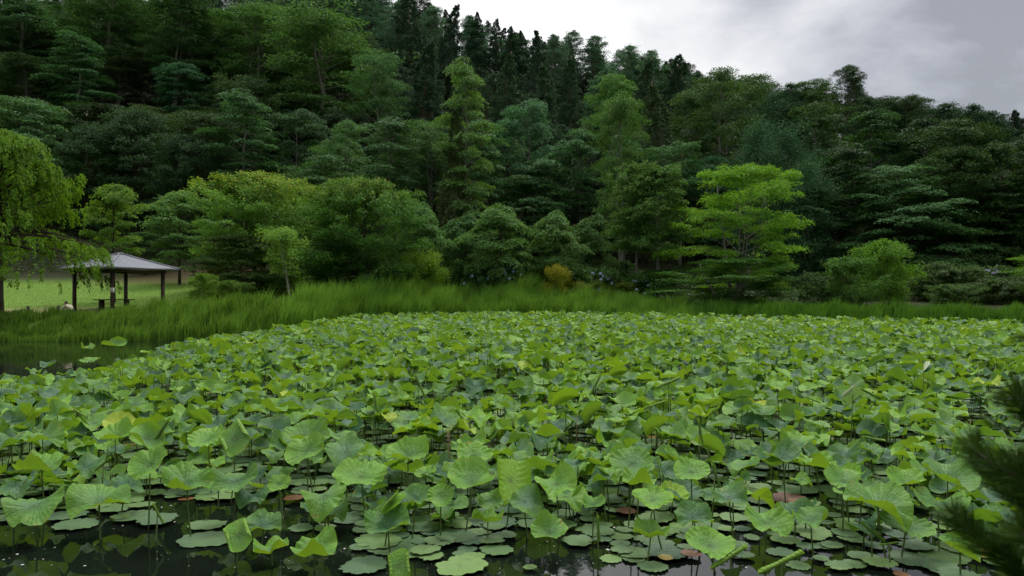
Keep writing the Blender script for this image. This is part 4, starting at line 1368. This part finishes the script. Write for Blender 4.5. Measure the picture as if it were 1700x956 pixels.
def desc_of(form, tint, R):
    c = 'yellow' if tint > 1.1 else 'pale backed green' if tint < -.2 else 'blue green' if tint < .3 else 'mid green' if tint < .62 else 'yellow green'
    f = {'saucer': 'round', 'funnel': 'funnel shaped', 'wavy': 'wavy', 'droop': 'drooping', 'lip': 'lipped', 'flat': 'flat', 'boat': 'half folded', 'fold': 'folded', 'roll': 'rolled up', 'square': 'rolled sided'}[form]
    return f'{c} {f} lotus leaf'


# px, py of the stalk's top, width px, form, tint, tilt to the viewer, sideways lean, height above the water, label
HERO = [
    (600, 792, 90, 'saucer', .72, 24, 2, .52, 'large pale round leaf on a tall stalk over the dark gap'),
    (1083, 830, 68, 'saucer', .80, 22, 0, .50, 'pale round leaf with a frilled rim behind the pale pads'),
    (62, 838, 96, 'droop', .48, 24, -3, .36, 'big mid green leaf drooping in lobes by the open water'),
    (166, 834, 98, 'wavy', .55, 20, 2, .36, 'wide wavy leaf with a yellow front lip by the open water'),
    (250, 772, 72, 'saucer', .64, 50, -22, .66, 'light oval leaf with a curled up rim on a tall stalk'),
    (311, 802, 84, 'lip', .52, 34, 8, .56, 'half folded leaf showing its pale inside'),
    (173, 771, 40, 'roll', .62, -20, -40, .55, 'pale rolled leaf lying slantwise over wavy leaves'),
    (262, 853, 40, 'roll', .55, -10, 62, .26, 'green spindle of a rolled leaf over dark water'),
    (392, 800, 78, 'wavy', .34, 16, 0, .46, 'blue green wavy leaf behind the floating pads'),
    (398, 887, 58, 'square', .72, 42, -22, .30, 'light square looking young leaf over open water'),
    (438, 872, 64, 'wavy', .25, 20, 8, .22, 'blue green leaf tucked behind the square looking one'),
    (452, 912, 62, 'lip', .72, 10, -8, .14, 'low leaf with an upturned yellow lip near the bank'),
    (192, 727, 64, 'funnel', .72, 22, 0, .62, 'light cupped leaf with smooth sides'),
    (243, 727, 60, 'boat', .60, 26, 22, .62, 'green leaf rolled along one side'),
    (270, 716, 54, 'roll', .50, -30, -55, .70, 'steep dark rolled leaf beside a cupped leaf'),
    (347, 730, 66, 'saucer', .74, 30, -6, .68, 'broad light round leaf turned to the viewer'),
    (392, 728, 66, 'square', .58, 44, -30, .74, 'tall upright leaf with rolled edges'),
    (72, 728, 70, 'wavy', .50, 18, 0, .60, 'mid green leaf above a yellow green underside'),
    (20, 737, 64, 'wavy', .18, 12, -4, .55, 'blue green leaf at the water side edge'),
    (70, 776, 78, 'lip', .62, 16, 0, .52, 'mid green leaf with yellow lips on both sides'),
    (144, 775, 64, 'wavy', .20, 15, 0, .46, 'dull blue green leaf before a pale rolled one'),
    (24, 806, 62, 'droop', .25, 20, -8, .42, 'blue green leaf cut by the edge over yellow undersides'),
    (420, 822, 58, 'droop', .10, 14, 0, .32, 'dark blue leaf in shade beneath a wavy leaf'),
    (208, 808, 66, 'droop', .10, 18, 6, .32, 'floppy dark leaf behind the wide wavy one'),
    (540, 824, 80, 'droop', .56, 24, -6, .42, 'leaf with two lobes folded back below the large pale one'),
    (465, 803, 38, 'saucer', .72, 50, 0, .48, 'small round leaf facing the viewer like a shield'),
    (511, 748, 74, 'saucer', .66, 44, -24, .66, 'tilted oval leaf in front of a dark broad leaf'),
    (510, 728, 74, 'funnel', .46, 24, 4, .68, 'dark broad leaf rising behind the tilted oval'),
    (678, 757, 72, 'funnel', .70, 30, -4, .62, 'bright cupped leaf with a folded side'),
    (577, 752, 84, 'wavy', .28, 20, 0, .56, 'blue green leaf rising behind the large pale round one'),
    (645, 874, 82, 'funnel', .26, 26, 0, .26, 'blue green funnel leaf spilling towards the bank'),
    (647, 834, 48, 'fold', .85, 30, 52, .44, 'yellow green folded leaf standing like a blade'),
    (732, 824, 47, 'saucer', .68, 52, 3, .44, 'round leaf on twin stalks facing the viewer'),
    (690, 828, 56, 'funnel', .28, 22, 0, .40, 'small blue green funnel leaf beside the twin stalks'),
    (782, 802, 86, 'funnel', .66, 26, 2, .52, 'light notched leaf on a stout stalk'),
    (787, 756, 60, 'saucer', .74, 34, 6, .64, 'pale smooth round leaf behind the notched one'),
    (848, 797, 82, 'boat', 1.1, 44, 22, .50, 'big yellow leaf folded upright'),
    (524, 914, 80, 'lip', .60, 20, 0, .18, 'light wavy leaf with three yellow lips near the bank'),
    (663, 938, 50, 'square', .68, 52, 8, .24, 'light upright leaf with rolled sides near the bank'),
    (810, 862, 54, 'lip', .80, 10, 0, .22, 'small yellow green leaf with raised points'),
    (735, 700, 62, 'wavy', .30, 15, 0, .66, 'blue green leaf beside the red brown stalk'),
    (924, 804, 74, 'wavy', .70, 28, -10, .50, 'light crinkled leaf leaning over the pads'),
    (870, 832, 72, 'droop', .30, 24, 2, .36, 'dark green leaf drooping below the yellow one'),
    (985, 838, 42, 'funnel', .48, 20, 0, .36, 'small funnel leaf between two light leaves'),
    (912, 885, 66, 'funnel', .52, 30, 4, .26, 'mid green leaf with a pointed hanging tip'),
    (1048, 772, 78, 'saucer', .46, 36, -6, .66, 'very broad round leaf standing high'),
    (1060, 800, 62, 'lip', .66, 10, 0, .56, 'leaf with a yellow lip under the very broad one'),
    (1147, 784, 64, 'saucer', .68, 34, 0, .58, 'light smooth round leaf beside two rolled ones'),
    (1152, 860, 70, 'wavy', .16, 22, 0, .36, 'blue green rumpled leaf below the frilled round one'),
    (1186, 790, 52, 'roll', .35, 0, 72, .60, 'dark steep rolled leaf beside the smooth round one'),
    (1080, 885, 64, 'lip', .66, 18, 0, .24, 'light leaf with a green throat over the pads'),
    (1178, 906, 84, 'saucer', .70, 26, 6, .24, 'light ribbed round leaf above the bright water'),
    (1212, 926, 76, 'roll', .85, 8, -32, .20, 'rolled leaf lying against the ribbed round one'),
    (1210, 828, 68, 'wavy', .24, 22, 6, .44, 'blue green leaf in front of mixed leaves by the dead pads'),
    (991, 876, 46, 'roll', .48, 4, 86, .28, 'upright green spindle standing in the pads'),
    (1456, 838, 110, 'wavy', .48, 22, 8, .50, 'largest mid green leaf with a wavy rim'),
    (1400, 800, 66, 'funnel', .56, 20, -6, .54, 'mid green leaf behind the largest wavy one'),
    (1502, 802, 64, 'funnel', .74, 18, 0, .56, 'yellow green leaf cupped above the largest wavy one'),
    (1556, 838, 88, 'wavy', .42, 18, 4, .44, 'wide leaf with yellow undersides nearest the pine'.replace('nearest', 'close to')),
    (1572, 798, 90, 'funnel', .36, 20, 4, .54, 'deep folded leaf with a dark centre'),
    (1502, 874, 84, 'saucer', .42, 26, 6, .30, 'smooth green leaf under the largest wavy one'),
    (1272, 868, 78, 'wavy', .66, 26, 4, .34, 'light broad leaf over the dark pads'),
    (1345, 864, 66, 'lip', .44, 18, 0, .34, 'mid green leaf with a yellow front tongue'),
    (1446, 884, 52, 'roll', .70, 6, 38, .26, 'pale rolled leaf pointing down over grey pads'),
    (1296, 936, 84, 'roll', .9, 10, -26, .18, 'fat rolled leaf lying over bright water'),
    (1592, 912, 66, 'boat', .44, 20, 20, .24, 'curled leaf dipping to the water by the pine'),
    (1474, 903, 34, 'roll', .78, 10, -8, .20, 'tiny curled leaf with yellow edges'),
    (1300, 760, 66, 'wavy', .18, 16, 0, .56, 'blue green leaf next to the fallen red leaves'),
    (1355, 772, 62, 'lip', .78, 12, 0, .54, 'yellow lipped leaf next to the grey pads'),
    (442, 604, 24, 'fold', -.9, 30, 60, 1.02, 'cream backed folded leaf towards the far pavilion'),
    (1455, 602, 26, 'fold', -.9, 40, -40, 1.05, 'pair of cream backed flaps on one bent leaf'),
    (1533, 610, 22, 'fold', -.9, 40, 60, 1.02, 'cream backed crescent leaf'),
    (1415, 656, 32, 'square', -.9, -62, 20, .95, 'cream backed leaf shaped like a tongue'),
    (1232, 660, 34, 'fold', -.9, 45, -20, .92, 'cream backed leaf with a boat shaped half'),
    (622, 668, 40, 'roll', .72, 0, 76, .86, 'pale pair of upright leaf rolls'),
    (695, 640, 44, 'roll', .60, 0, 66, .9, 'long steep leaf roll in the middle of the lotus'),
    (1160, 715, 44, 'roll', .60, 0, 80, .76, 'twin edged upright roll in blue green leaves'),
    (990, 640, 44, 'roll', .66, 0, -62, .9, 'pale leaf roll leaning to the pavilion'),
    (1110, 637, 50, 'roll', .66, 10, -22, .9, 'long pale leaf roll lying flat on its neighbours'),
    (940, 665, 42, 'fold', 1.1, 40, -30, .9, 'bright yellow folded leaf shaped like a heart'),
    (150, 600, 32, 'saucer', .62, 14, 0, .50, 'small cupped leaf standing alone in open water'),
    (146, 578, 24, 'lip', .60, 14, 0, .55, 'small lipped leaf furthest out in the open water'.replace('furthest', 'far')),
    (190, 572, 36, 'boat', .62, 16, 0, .70, 'broad boat shaped leaf at the edge of the open water'),
    (1290, 640, 40, 'wavy', .9, 18, 0, .95, 'bright leaf by thin dead stalks'),
]


def build_lotus():
    g = rs(21)
    spots = []
    for (px, py, w, form, tint, tilt, side, zl, label) in HERO:
        x, y = at_z(px, py, zl)
        R = w * y / F / 2 * .95
        R *= {'fold': 1.25, 'boat': 1.1, 'roll': .80, 'square': 1.15}.get(form, 1.0)
        spin = {'fold': 0, 'boat': 1.35, 'roll': 1.57, 'square': .3, 'lip': 0}.get(form, g.rand() * 6.28)
        if form == 'boat' and tint > 1: spin = .35
        elif form in ('fold', 'boat'): spin = 1.35 + g.normal(0, .3) if abs(side) < 45 else g.normal(0, .2)
        lotus_thing(g, x, y, zl, R, form, tint, tilt * (.72 if form not in ('fold', 'boat', 'square') else 1), side, spin, label, 18, 126)
        spots.append((x, y, R))
    sx = np.array([s[0] for s in spots]); sy = np.array([s[1] for s in spots]); sr = np.array([s[2] for s in spots])
    cand = []
    y = 6.6
    while y < 60:
        sp = .30 if y < 14 else .34 if y < 25 else .43
        x = -.80 * y - 1
        while x < .76 * y + 1:
            cx, cy_ = x + g.uniform(-.5, .5) * sp, y + g.uniform(-.5, .5) * sp
            x += sp
            if cy_ > shore(cx) - .3: continue
            # open water along the pavilion bank and in front
            edge = np.interp(cy_, [16.2, 18.0, 22, 26, 31, 38, 44], [-40, -10.8, -11.7, -13.2, -14.4, -15.6, -16.2]) + .5 * math.sin(cy_ * 1.7)
            if cx < edge: continue
            px = 850 + cx / cy_ * F
            front = np.interp(px, [-100, 0, 250, 450, 560, 760, 900, 1150, 1300, 1700], [8.1, 8.3, 8.6, 8.6, 7.5, 7.4, 8.0, 7.8, 7.1, 6.6])
            if cy_ < front: continue
            gap = math.sin(cx * .8 + 2.0) * math.sin(cy_ * .55 + cx * .15) + .5 * math.sin(cx * 1.9 - cy_ * 1.1)
            pk = .80 if cy_ < 9.2 else .94
            if gap > .75 and cy_ < 24: pk *= .35
            if g.rand() > pk: continue
            if np.any((sx - cx) ** 2 + (sy - cy_) ** 2 < (.15 + .40 * sr) ** 2): continue
            hi = np.interp(cy_, [8, 11, 18, 30], [.36, .55, .78, .92])
            zl = hi * (g.uniform(.62, 1.12) if g.rand() < .72 else g.uniform(.25, .6)) * np.interp(cx - edge, [0, 4], [.4, 1]) * (np.interp(cy_, [13, 16.5], [1, .5]) if cx < -10.5 else 1)
            # nothing tall right in front of a named leaf
            dd = (np.abs(sx - cx * sy / cy_) < .28) & (sy > cy_) & (sy < cy_ + 1.6)
            if dd.any() and cy_ < 11: zl = min(zl, .22)
            cand.append((cx, cy_, zl))
        y += sp * .9
    big = []
    near = []
    for (cx, cy_, zl) in cand:
        u = g.rand()
        form = ('wavy' if u < .38 else 'droop' if u < .50 else 'funnel' if u < .68 else 'lip' if u < .80 else 'saucer' if u < .89 else
                'boat' if u < .925 else 'fold' if u < .955 else 'roll' if u < .98 else 'square')
        tint = float(np.clip(g.normal(.40, .34) - (.18 if zl < .35 else 0), 0, 1))
        q = g.rand()
        if q < .02: tint = g.uniform(1.1, 1.8)
        elif q < .026 and form in ('fold', 'square', 'boat'): tint = -.9
        if form in ('roll', 'fold'): tint = max(tint, .85)
        R = (g.uniform(.13, .235) if cy_ < 13 else g.uniform(.14, .25)) * (.70 if form == 'roll' else 1)
        tilt = g.normal(2, 13); side = g.normal(0, 12); spin = g.rand() * 6.28
        if form == 'roll': spin = 1.57; side = g.choice([-1, 1]) * g.uniform(10, 80); tilt = g.normal(0, 12)
        if form == 'fold': side = g.choice([-1, 1]) * g.uniform(0, 60)
        rec = (cx, cy_, zl, R, form, tint, tilt, side, spin)
        (near if abs(cx) < .72 * cy_ else big).append(rec)
    near.sort(key=lambda r: r[1])
    n_ind = 296 - len(HERO)
    for r in near[:n_ind]:
        lotus_thing(g, *r, nr=13, nt=96)
    mb = MB()
    ns = 0
    for (cx, cy_, zl, R, form, tint, tilt, side, spin) in near[n_ind:] + big:
        nr, nt = (7, 44) if cy_ < 20 else (5, 24) if cy_ < 32 else (4, 14)
        V, Q, T3, D, P = lotus_parts(g, R, form, tint, tilt, side, spin, zl, nr, nt, cy_ < 26)
        o = np.array([cx, cy_, zl])
        mb.add(V + o, Q, T3, vt=D)
        if P is not None: tube(mb, P + o, .008, 3, mat=1, cap=False)
        ns += 1
    tag(link('lotus_field', mb.mesh('lotus_field', [M['lotus'], M['stalk']], True)), 'mass of lotus leaves filling the pond towards the reeds', 'lotus', kind='stuff')
    print('lotus', len(HERO), len(near), ns)


build_lotus()


# floating pads ------------------------------------------------------
PADS = [    # px, py, width px, tint, label
    (345, 893, 88, .22, 'large grey green pad spread out below the lone dark gap'), (345, 870, 60, .38, 'oval green pad just behind the large grey green one'),
    (127, 870, 68, .20, 'ragged grey pad at the rim of the open water'), (20, 858, 50, .22, 'grey pad under the big drooping leaf'),
    (112, 856, 62, .12, 'dark pad behind the ragged grey one'), (225, 857, 66, .18, 'dark wide pad beneath the wide wavy leaf'),
    (202, 859, 34, .75, 'yellowish pad beside the dark wide one'), (262, 864, 66, .16, 'grey pad around the green spindle'),
    (590, 857, 70, .12, 'dark blue pad under the large pale round leaf'), (500, 874, 44, .22, 'small grey pad in the dark gap'), (540, 874, 38, .60, 'pale half turned pad in the dark gap'),
    (602, 906, 40, .18, 'small notched pad alone in dark water'), (605, 938, 80, .10, 'big dark blue pad close to the bank'), (765, 940, 90, .66, 'big pale green pad close to the bank'),
    (706, 876, 62, .14, 'grey pad under the twin stalks'), (652, 800, 40, .1, 'dark pad behind the folded yellow green leaf'), (730, 900, 52, .40, 'green pad before the twin stalks'),
    (690, 892, 44, .24, 'grey green pad beside the funnel leaf'), (765, 882, 40, .22, 'small grey pad with a wet centre'), (808, 892, 50, .18, 'grey blue pad below the small pointed leaf'),
    (825, 912, 56, .30, 'grey green pad at the edge of the bright water'), (715, 922, 46, .50, 'pale pad with a drop of water'), (786, 924, 40, .55, 'pale pad touching the big pale green one'),
    (1040, 849, 36, 2.8, 'dead red pad below the frilled round leaf'), (1146, 921, 34, 2.6, 'dead red pad lying in the bright water'), (1104, 928, 26, 2.1, 'orange brown dying pad'),
    (1014, 924, 40, .60, 'light pad alone in the bright water'), (1083, 938, 52, .28, 'green pad crossing the bright water'), (1052, 925, 40, .30, 'small pad at the back of the bright water'),
    (990, 880, 60, .22, 'grey green pad around the upright spindle'), (1030, 890, 40, .55, 'yellowish pad among grey ones'), (960, 898, 56, .30, 'green pad beside the pointed hanging leaf'),
    (1300, 828, 70, 2.9, 'long dead red brown pad'), (1325, 835, 36, 2.5, 'small rusty dead pad'), (488, 829, 34, 2.4, 'orange dead pad behind the dark gap'), (310, 825, 26, 2.3, 'brown dead pad behind the tall stalks'),
    (1496, 951, 28, 2.5, 'pinkish dead pad in front of the grey pads'), (1510, 925, 74, .20, 'wide grey pad with a brown centre'), (1560, 940, 66, .14, 'dark wide pad near the pine'),
    (880, 941, 24, .62, 'tiny pale pad on dark water'), (1590, 955, 70, .18, 'grey pad lying in front of the pine'),
]


def pad_mesh(g, R, nr, nt, tint):
    th = np.linspace(0, 2 * np.pi, nt, endpoint=False)
    ph = g.rand(8) * 6.28
    k = g.randint(9, 15)
    e = 1 + .06 * np.sin(2 * th + ph[0]) + .04 * np.sin(3 * th + ph[1]) - .13 * (1 - np.abs(np.sin(k * th / 2 + ph[2] + .9 * np.sin(2 * th + ph[5])))) ** 1.5 + g.normal(0, .024, nt)
    if g.rand() < .5:
        a = g.rand() * 6.28; e = e * (1 - g.uniform(.15, .4) * np.exp(-((np.angle(np.exp(1j * (th - a)))) / .16) ** 2))
    r = np.linspace(0, 1, nr + 1)[1:]
    rr, tt = np.meshgrid(r, th, indexing='ij')
    ee = 1 + (e[None] - 1) * rr ** 2
    X, Y = rr * ee * np.cos(tt), rr * ee * np.sin(tt)
    Z = .014 * np.sin(2 * tt + ph[3]) * rr ** 3 + .045 * np.clip(np.sin(3 * tt + ph[4]) - .4, 0, 1) * rr ** 6 + .012 * rr
    V = np.vstack([np.stack([X, Y, Z], -1).reshape(-1, 3) * R, [[0, 0, 0]]])
    D = np.vstack([np.stack([rr * np.cos(tt), rr * np.sin(tt), np.full_like(rr, tint)], -1).reshape(-1, 3), [[0, 0, tint]]])
    i, j = np.meshgrid(np.arange(nr - 1), np.arange(nt), indexing='ij'); j2 = (j + 1) % nt
    Q = np.stack([i * nt + j, (i + 1) * nt + j, (i + 1) * nt + j2, i * nt + j2], -1).reshape(-1, 4)
    q = np.arange(nt)
    return V, Q, np.stack([np.full(nt, nr * nt), q, (q + 1) % nt], -1), D


def build_pads():
    g = rs(33)
    rows, named, spots = [], [], []
    lev = [0]

    def one(x, y, R, tint, label=None):
        V, Q, T3, D = pad_mesh(g, R, 5, 64, tint)
        lev[0] = (lev[0] + 1) % 9
        mb = MB(); mb.add(V, Q, T3, vt=D)
        o = link('lotus_pad', mb.mesh('lotus_pad', M['pad'], True), None, (x, y, .008 + .0045 * lev[0]))
        o.rotation_euler = (g.normal(0, .012), g.normal(0, .012), 0)
        tag(o, label, 'lotus pad', 'floating lotus pads')
        px, py = 850 + x / y * F, HY + CAMZ / y * F
        if label: named.append((px, py, label))
        else: rows.append((px, py, ('brown dead' if tint > 2 else 'yellow' if tint > 1 else 'grey blue' if tint < .18 else 'grey green' if tint < .36 else 'green' if tint < .55 else 'pale green') + ' pad', o))
        spots.append((x, y, R))
    for (px, py, w, tint, label) in PADS:
        x, y = at_z(px, py, 0.02)
        one(x, y, w * y / F / 2 * 1.0, tint, label)
    cand = []
    y = 6.5
    while y < 20:
        sp = .24 if y < 10 else .30
        x = -.74 * y
        while x < .74 * y:
            cx, cy_ = x + g.uniform(-.5, .5) * sp, y + g.uniform(-.5, .5) * sp
            x += sp
            px = 850 + cx / cy_ * F
            front = np.interp(px, [-100, 0, 250, 330, 460, 560, 640, 740, 840, 900, 980, 1030, 1200, 1320, 1450, 1700], [8.5, 8.4, 8.5, 8.9, 9.0, 8.3, 7.0, 6.7, 7.5, 8.0, 7.5, 7.0, 6.9, 6.75, 6.6, 6.5])
            if cy_ < front or g.rand() > .90: continue
            R = g.uniform(.08, .17) if g.rand() < .78 else g.uniform(.17, .25)
            if any((cx - a) ** 2 + (cy_ - b) ** 2 < (.44 * (R + r)) ** 2 for a, b, r in spots): continue
            tint = float(np.clip(g.normal(.26, .16), 0, .8))
            q = g.rand()
            if q < .05: tint = g.uniform(.55, .9)
            elif q < .058: tint = g.uniform(2.1, 3)
            elif q < .066: tint = g.uniform(1.1, 1.8)
            cand.append((cx, cy_, R, tint))
            spots.append((cx, cy_, R))
        y += sp * .92
    cand.sort(key=lambda c: c[1])
    n_ind = 298 - len(PADS)
    for c in cand[:n_ind]: one(*c)
    mb = MB()
    for k, (x, y, R, tint) in enumerate(cand[n_ind:]):
        V, Q, T3, D = pad_mesh(g, R, 3, 36, tint)
        mb.add(V + np.array([x, y, .008 + .0045 * (k % 9)]), Q, T3, vt=D)
    if mb.n:
        tag(link('floating_pads', mb.mesh('floating_pads', M['pad'], True)), 'floating pads between the lotus stalks further out', 'lotus pads', kind='stuff')
    for (r, lab) in zip(rows, relate([r[:3] for r in rows], named, 'on the water')): r[3]['label'] = lab
    print('pads', len(rows), len(cand))


def pad_mat():
    m, t = new_mat('lotus pad')
    at = t.n('ShaderNodeAttribute', attribute_name='disc')
    sp = t.n('ShaderNodeSeparateXYZ'); t.put(sp.inputs[0], at.outputs['Vector'])
    x, y, ti = sp.outputs
    r = t.math('SQRT', t.math('ADD', t.math('MULTIPLY', x, x), t.math('MULTIPLY', y, y)))
    w = t.math('ABSOLUTE', t.math('SINE', t.math('MULTIPLY', t.math('ARCTAN2', y, x), 9.5)))
    vein = t.math('SUBTRACT', 1.0, t.ramp(t.math('MULTIPLY', w, t.math('ADD', r, .05)), .02, .12), clamp=True)
    geo = t.n('ShaderNodeNewGeometry')
    nz = t.noise(geo.outputs['Position'], 16.0, 4, .65)
    nz3 = t.noise(geo.outputs['Position'], 5.0, 2, .5)
    col = t.mix(t.math('ADD', ti, t.math('MULTIPLY', t.math('SUBTRACT', nz3, .5), .3), clamp=True), (0.028, 0.072, 0.034), (0.150, 0.255, 0.050))
    col = t.mix(t.ramp(ti, 1.0, 1.6, smooth=False), col, (0.32, 0.27, 0.05))
    col = t.mix(t.ramp(ti, 2.0, 2.3, smooth=False), col, (0.19, 0.075, 0.02))
    col = t.mix(t.ramp(ti, 2.3, 2.9, smooth=False), col, (0.085, 0.026, 0.018))
    col = t.mix(t.math('MULTIPLY', vein, .28), col, (0.20, 0.27, 0.15))
    col = t.mix(t.math('MULTIPLY', t.ramp(nz, .52, .75), .35), col, (0.13, 0.16, 0.095))
    col = t.mix(t.math('MULTIPLY', t.ramp(nz, .22, .34, 1, 0), .5), col, (0.045, 0.05, 0.022))
    p = t.n('ShaderNodeBsdfPrincipled')
    t.put(p.inputs['Base Color'], col)
    p.inputs['Roughness'].default_value = .45
    p.inputs['Specular IOR Level'].default_value = .4
    b = t.n('ShaderNodeBump'); b.inputs['Strength'].default_value = .5; b.inputs['Distance'].default_value = .01
    t.put(b.inputs['Height'], t.math('SUBTRACT', nz, vein)); t.t.links.new(b.outputs[0], p.inputs['Normal'])
    o = t.n('ShaderNodeOutputMaterial'); t.t.links.new(p.outputs[0], o.inputs[0])
    return m


M['pad'] = pad_mat()
build_pads()
for (r, lab) in zip(ROWS, relate([r[:3] for r in ROWS], NAMED, 'in the lotus')): r[3]['label'] = lab


# dead stalks ---------------------------------------------------------
def build_stalks():
    g = rs(8)
    L = [   # px of the foot, row of the tip, distance, lean
        (744, 704, 9.8, .02, 'long red brown dead stalk behind the cupped bright leaf'), (752, 712, 9.6, -.10, 'shorter red stalk crossing the long red brown one'),
        (957, 694, 11.0, .0, 'straight pale dead stalk rising from the shaded gap'), (1112, 716, 11.2, .10, 'brown stalk leaning behind the light smooth round leaf'),
        (1196, 702, 12.0, .14, 'curved brown stalk behind the dark steep roll'), (1222, 700, 10.8, -.16, 'long brown stalk bending over blue green leaves'),
        (1276, 712, 11.5, .08, 'thin brown stalk by the yellow lipped leaf'), (1312, 690, 12.5, .15, 'hooked dead stalk towards the pine'),
        (1500, 716, 11.3, -.05, 'stout brown stalk above the deep folded leaf'), (1614, 696, 10.2, -.06, 'tall dark red stalk beside the pine'),
        (1054, 652, 15.5, -.08, 'leaning thin stalk amid yellow leaves'), (1208, 652, 15.0, -.10, 'slanting pale stalk behind the cream boat shaped leaf'),
        (1262, 655, 14.5, -.12, 'bent straw coloured stalk beside the cream boat shaped leaf'), (848, 676, 13.0, .12, 'crossed dead stalk above the pale smooth round leaf'),
        (856, 672, 13.4, -.14, 'second stem of the crossed dead stalks'.replace('second', 'other')), (720, 650, 14.5, .03, 'thin dark stalk near the long steep leaf roll'),
        (780, 680, 13.0, -.06, 'dark stalk poking out over blue green leaves'), (516, 690, 12.6, .05, 'brown stalk over the dark broad leaf'),
        (292, 572, 26.0, -.05, 'thin brown stalk near the open water'), (133, 612, 20.0, -.22, 'leaning brown stalk at the end of the open water'),
        (190, 585, 25.0, .02, 'straight stalk beside the boat shaped leaf'), (985, 655, 15.0, .10, 'slim brown stalk by the pale leaning roll'),
        (1000, 668, 14.6, -.16, 'broken brown stalk by the pale leaning roll'), (1020, 690, 12.4, .2, 'snapped stalk under yellow leaves'),
        (1450, 690, 13.0, -.18, 'pale hooked stalk before the cream tongue shaped leaf'), (1340, 660, 14.0, .12, 'drooping straw stalk above grey leaves'),
        (1560, 700, 12.2, .2, 'short snapped stalk in a shaded gap by the pine'), (545, 862, 8.1, -.05, 'thin reddish stem slanting from the pale half turned pad'),
    ]
    for (px, top, Y, lean, lab) in L:
        x = (px - 850) / F * Y
        h = max(.35, CAMZ + (HY - top) / F * Y)
        s = np.linspace(0, 1, 6)
        P = np.stack([lean * h * s ** 1.6 + g.normal(0, .006, 6), g.normal(0, .02) * s, -.15 + (h + .15) * s], -1)
        if 'hook' in lab or 'bend' in lab or 'bent' in lab or 'droop' in lab:
            P = np.vstack([P, P[-1] + [np.sign(lean) * .10, 0, -.04], P[-1] + [np.sign(lean) * .16, 0, -.14]])
        mb = MB(); tube(mb, P, np.linspace(.0085, .005, len(P)), 6)
        tag(link('dead_stalk', mb.mesh('dead_stalk', M['dead']), None, (x, Y, 0)), lab, 'dead stalk', 'dead lotus stalks')
    # small petals and flecks drifting on the open water
    n = 420
    y = 6.7 + 2.1 * g.rand(n) ** 1.3
    x = g.uniform(-.72, .74, n) * y
    y2 = g.uniform(21, 37, 160); x2 = -g.uniform(.42, .72, 160) * y2
    x = np.concatenate([x, x2]); y = np.concatenate([y, y2]); n = len(x)
    mb = MB()
    C = np.stack([x, y, np.full(n, .004)], -1)
    leaves(mb, C, np.array([0, 0, 1.]) + g.normal(0, .02, (n, 3)), g.normal(0, 1, (n, 3)) * [1, 1, 0], np.where(g.rand(n) < .12, g.uniform(.02, .04, n), g.uniform(.006, .016, n)), .7, .5, .0)
    tag(link('floating_flecks', mb.mesh('floating_flecks', M['fleck'])), 'pale petals and flecks drifting on the dark water', 'flecks', kind='stuff')


build_stalks()
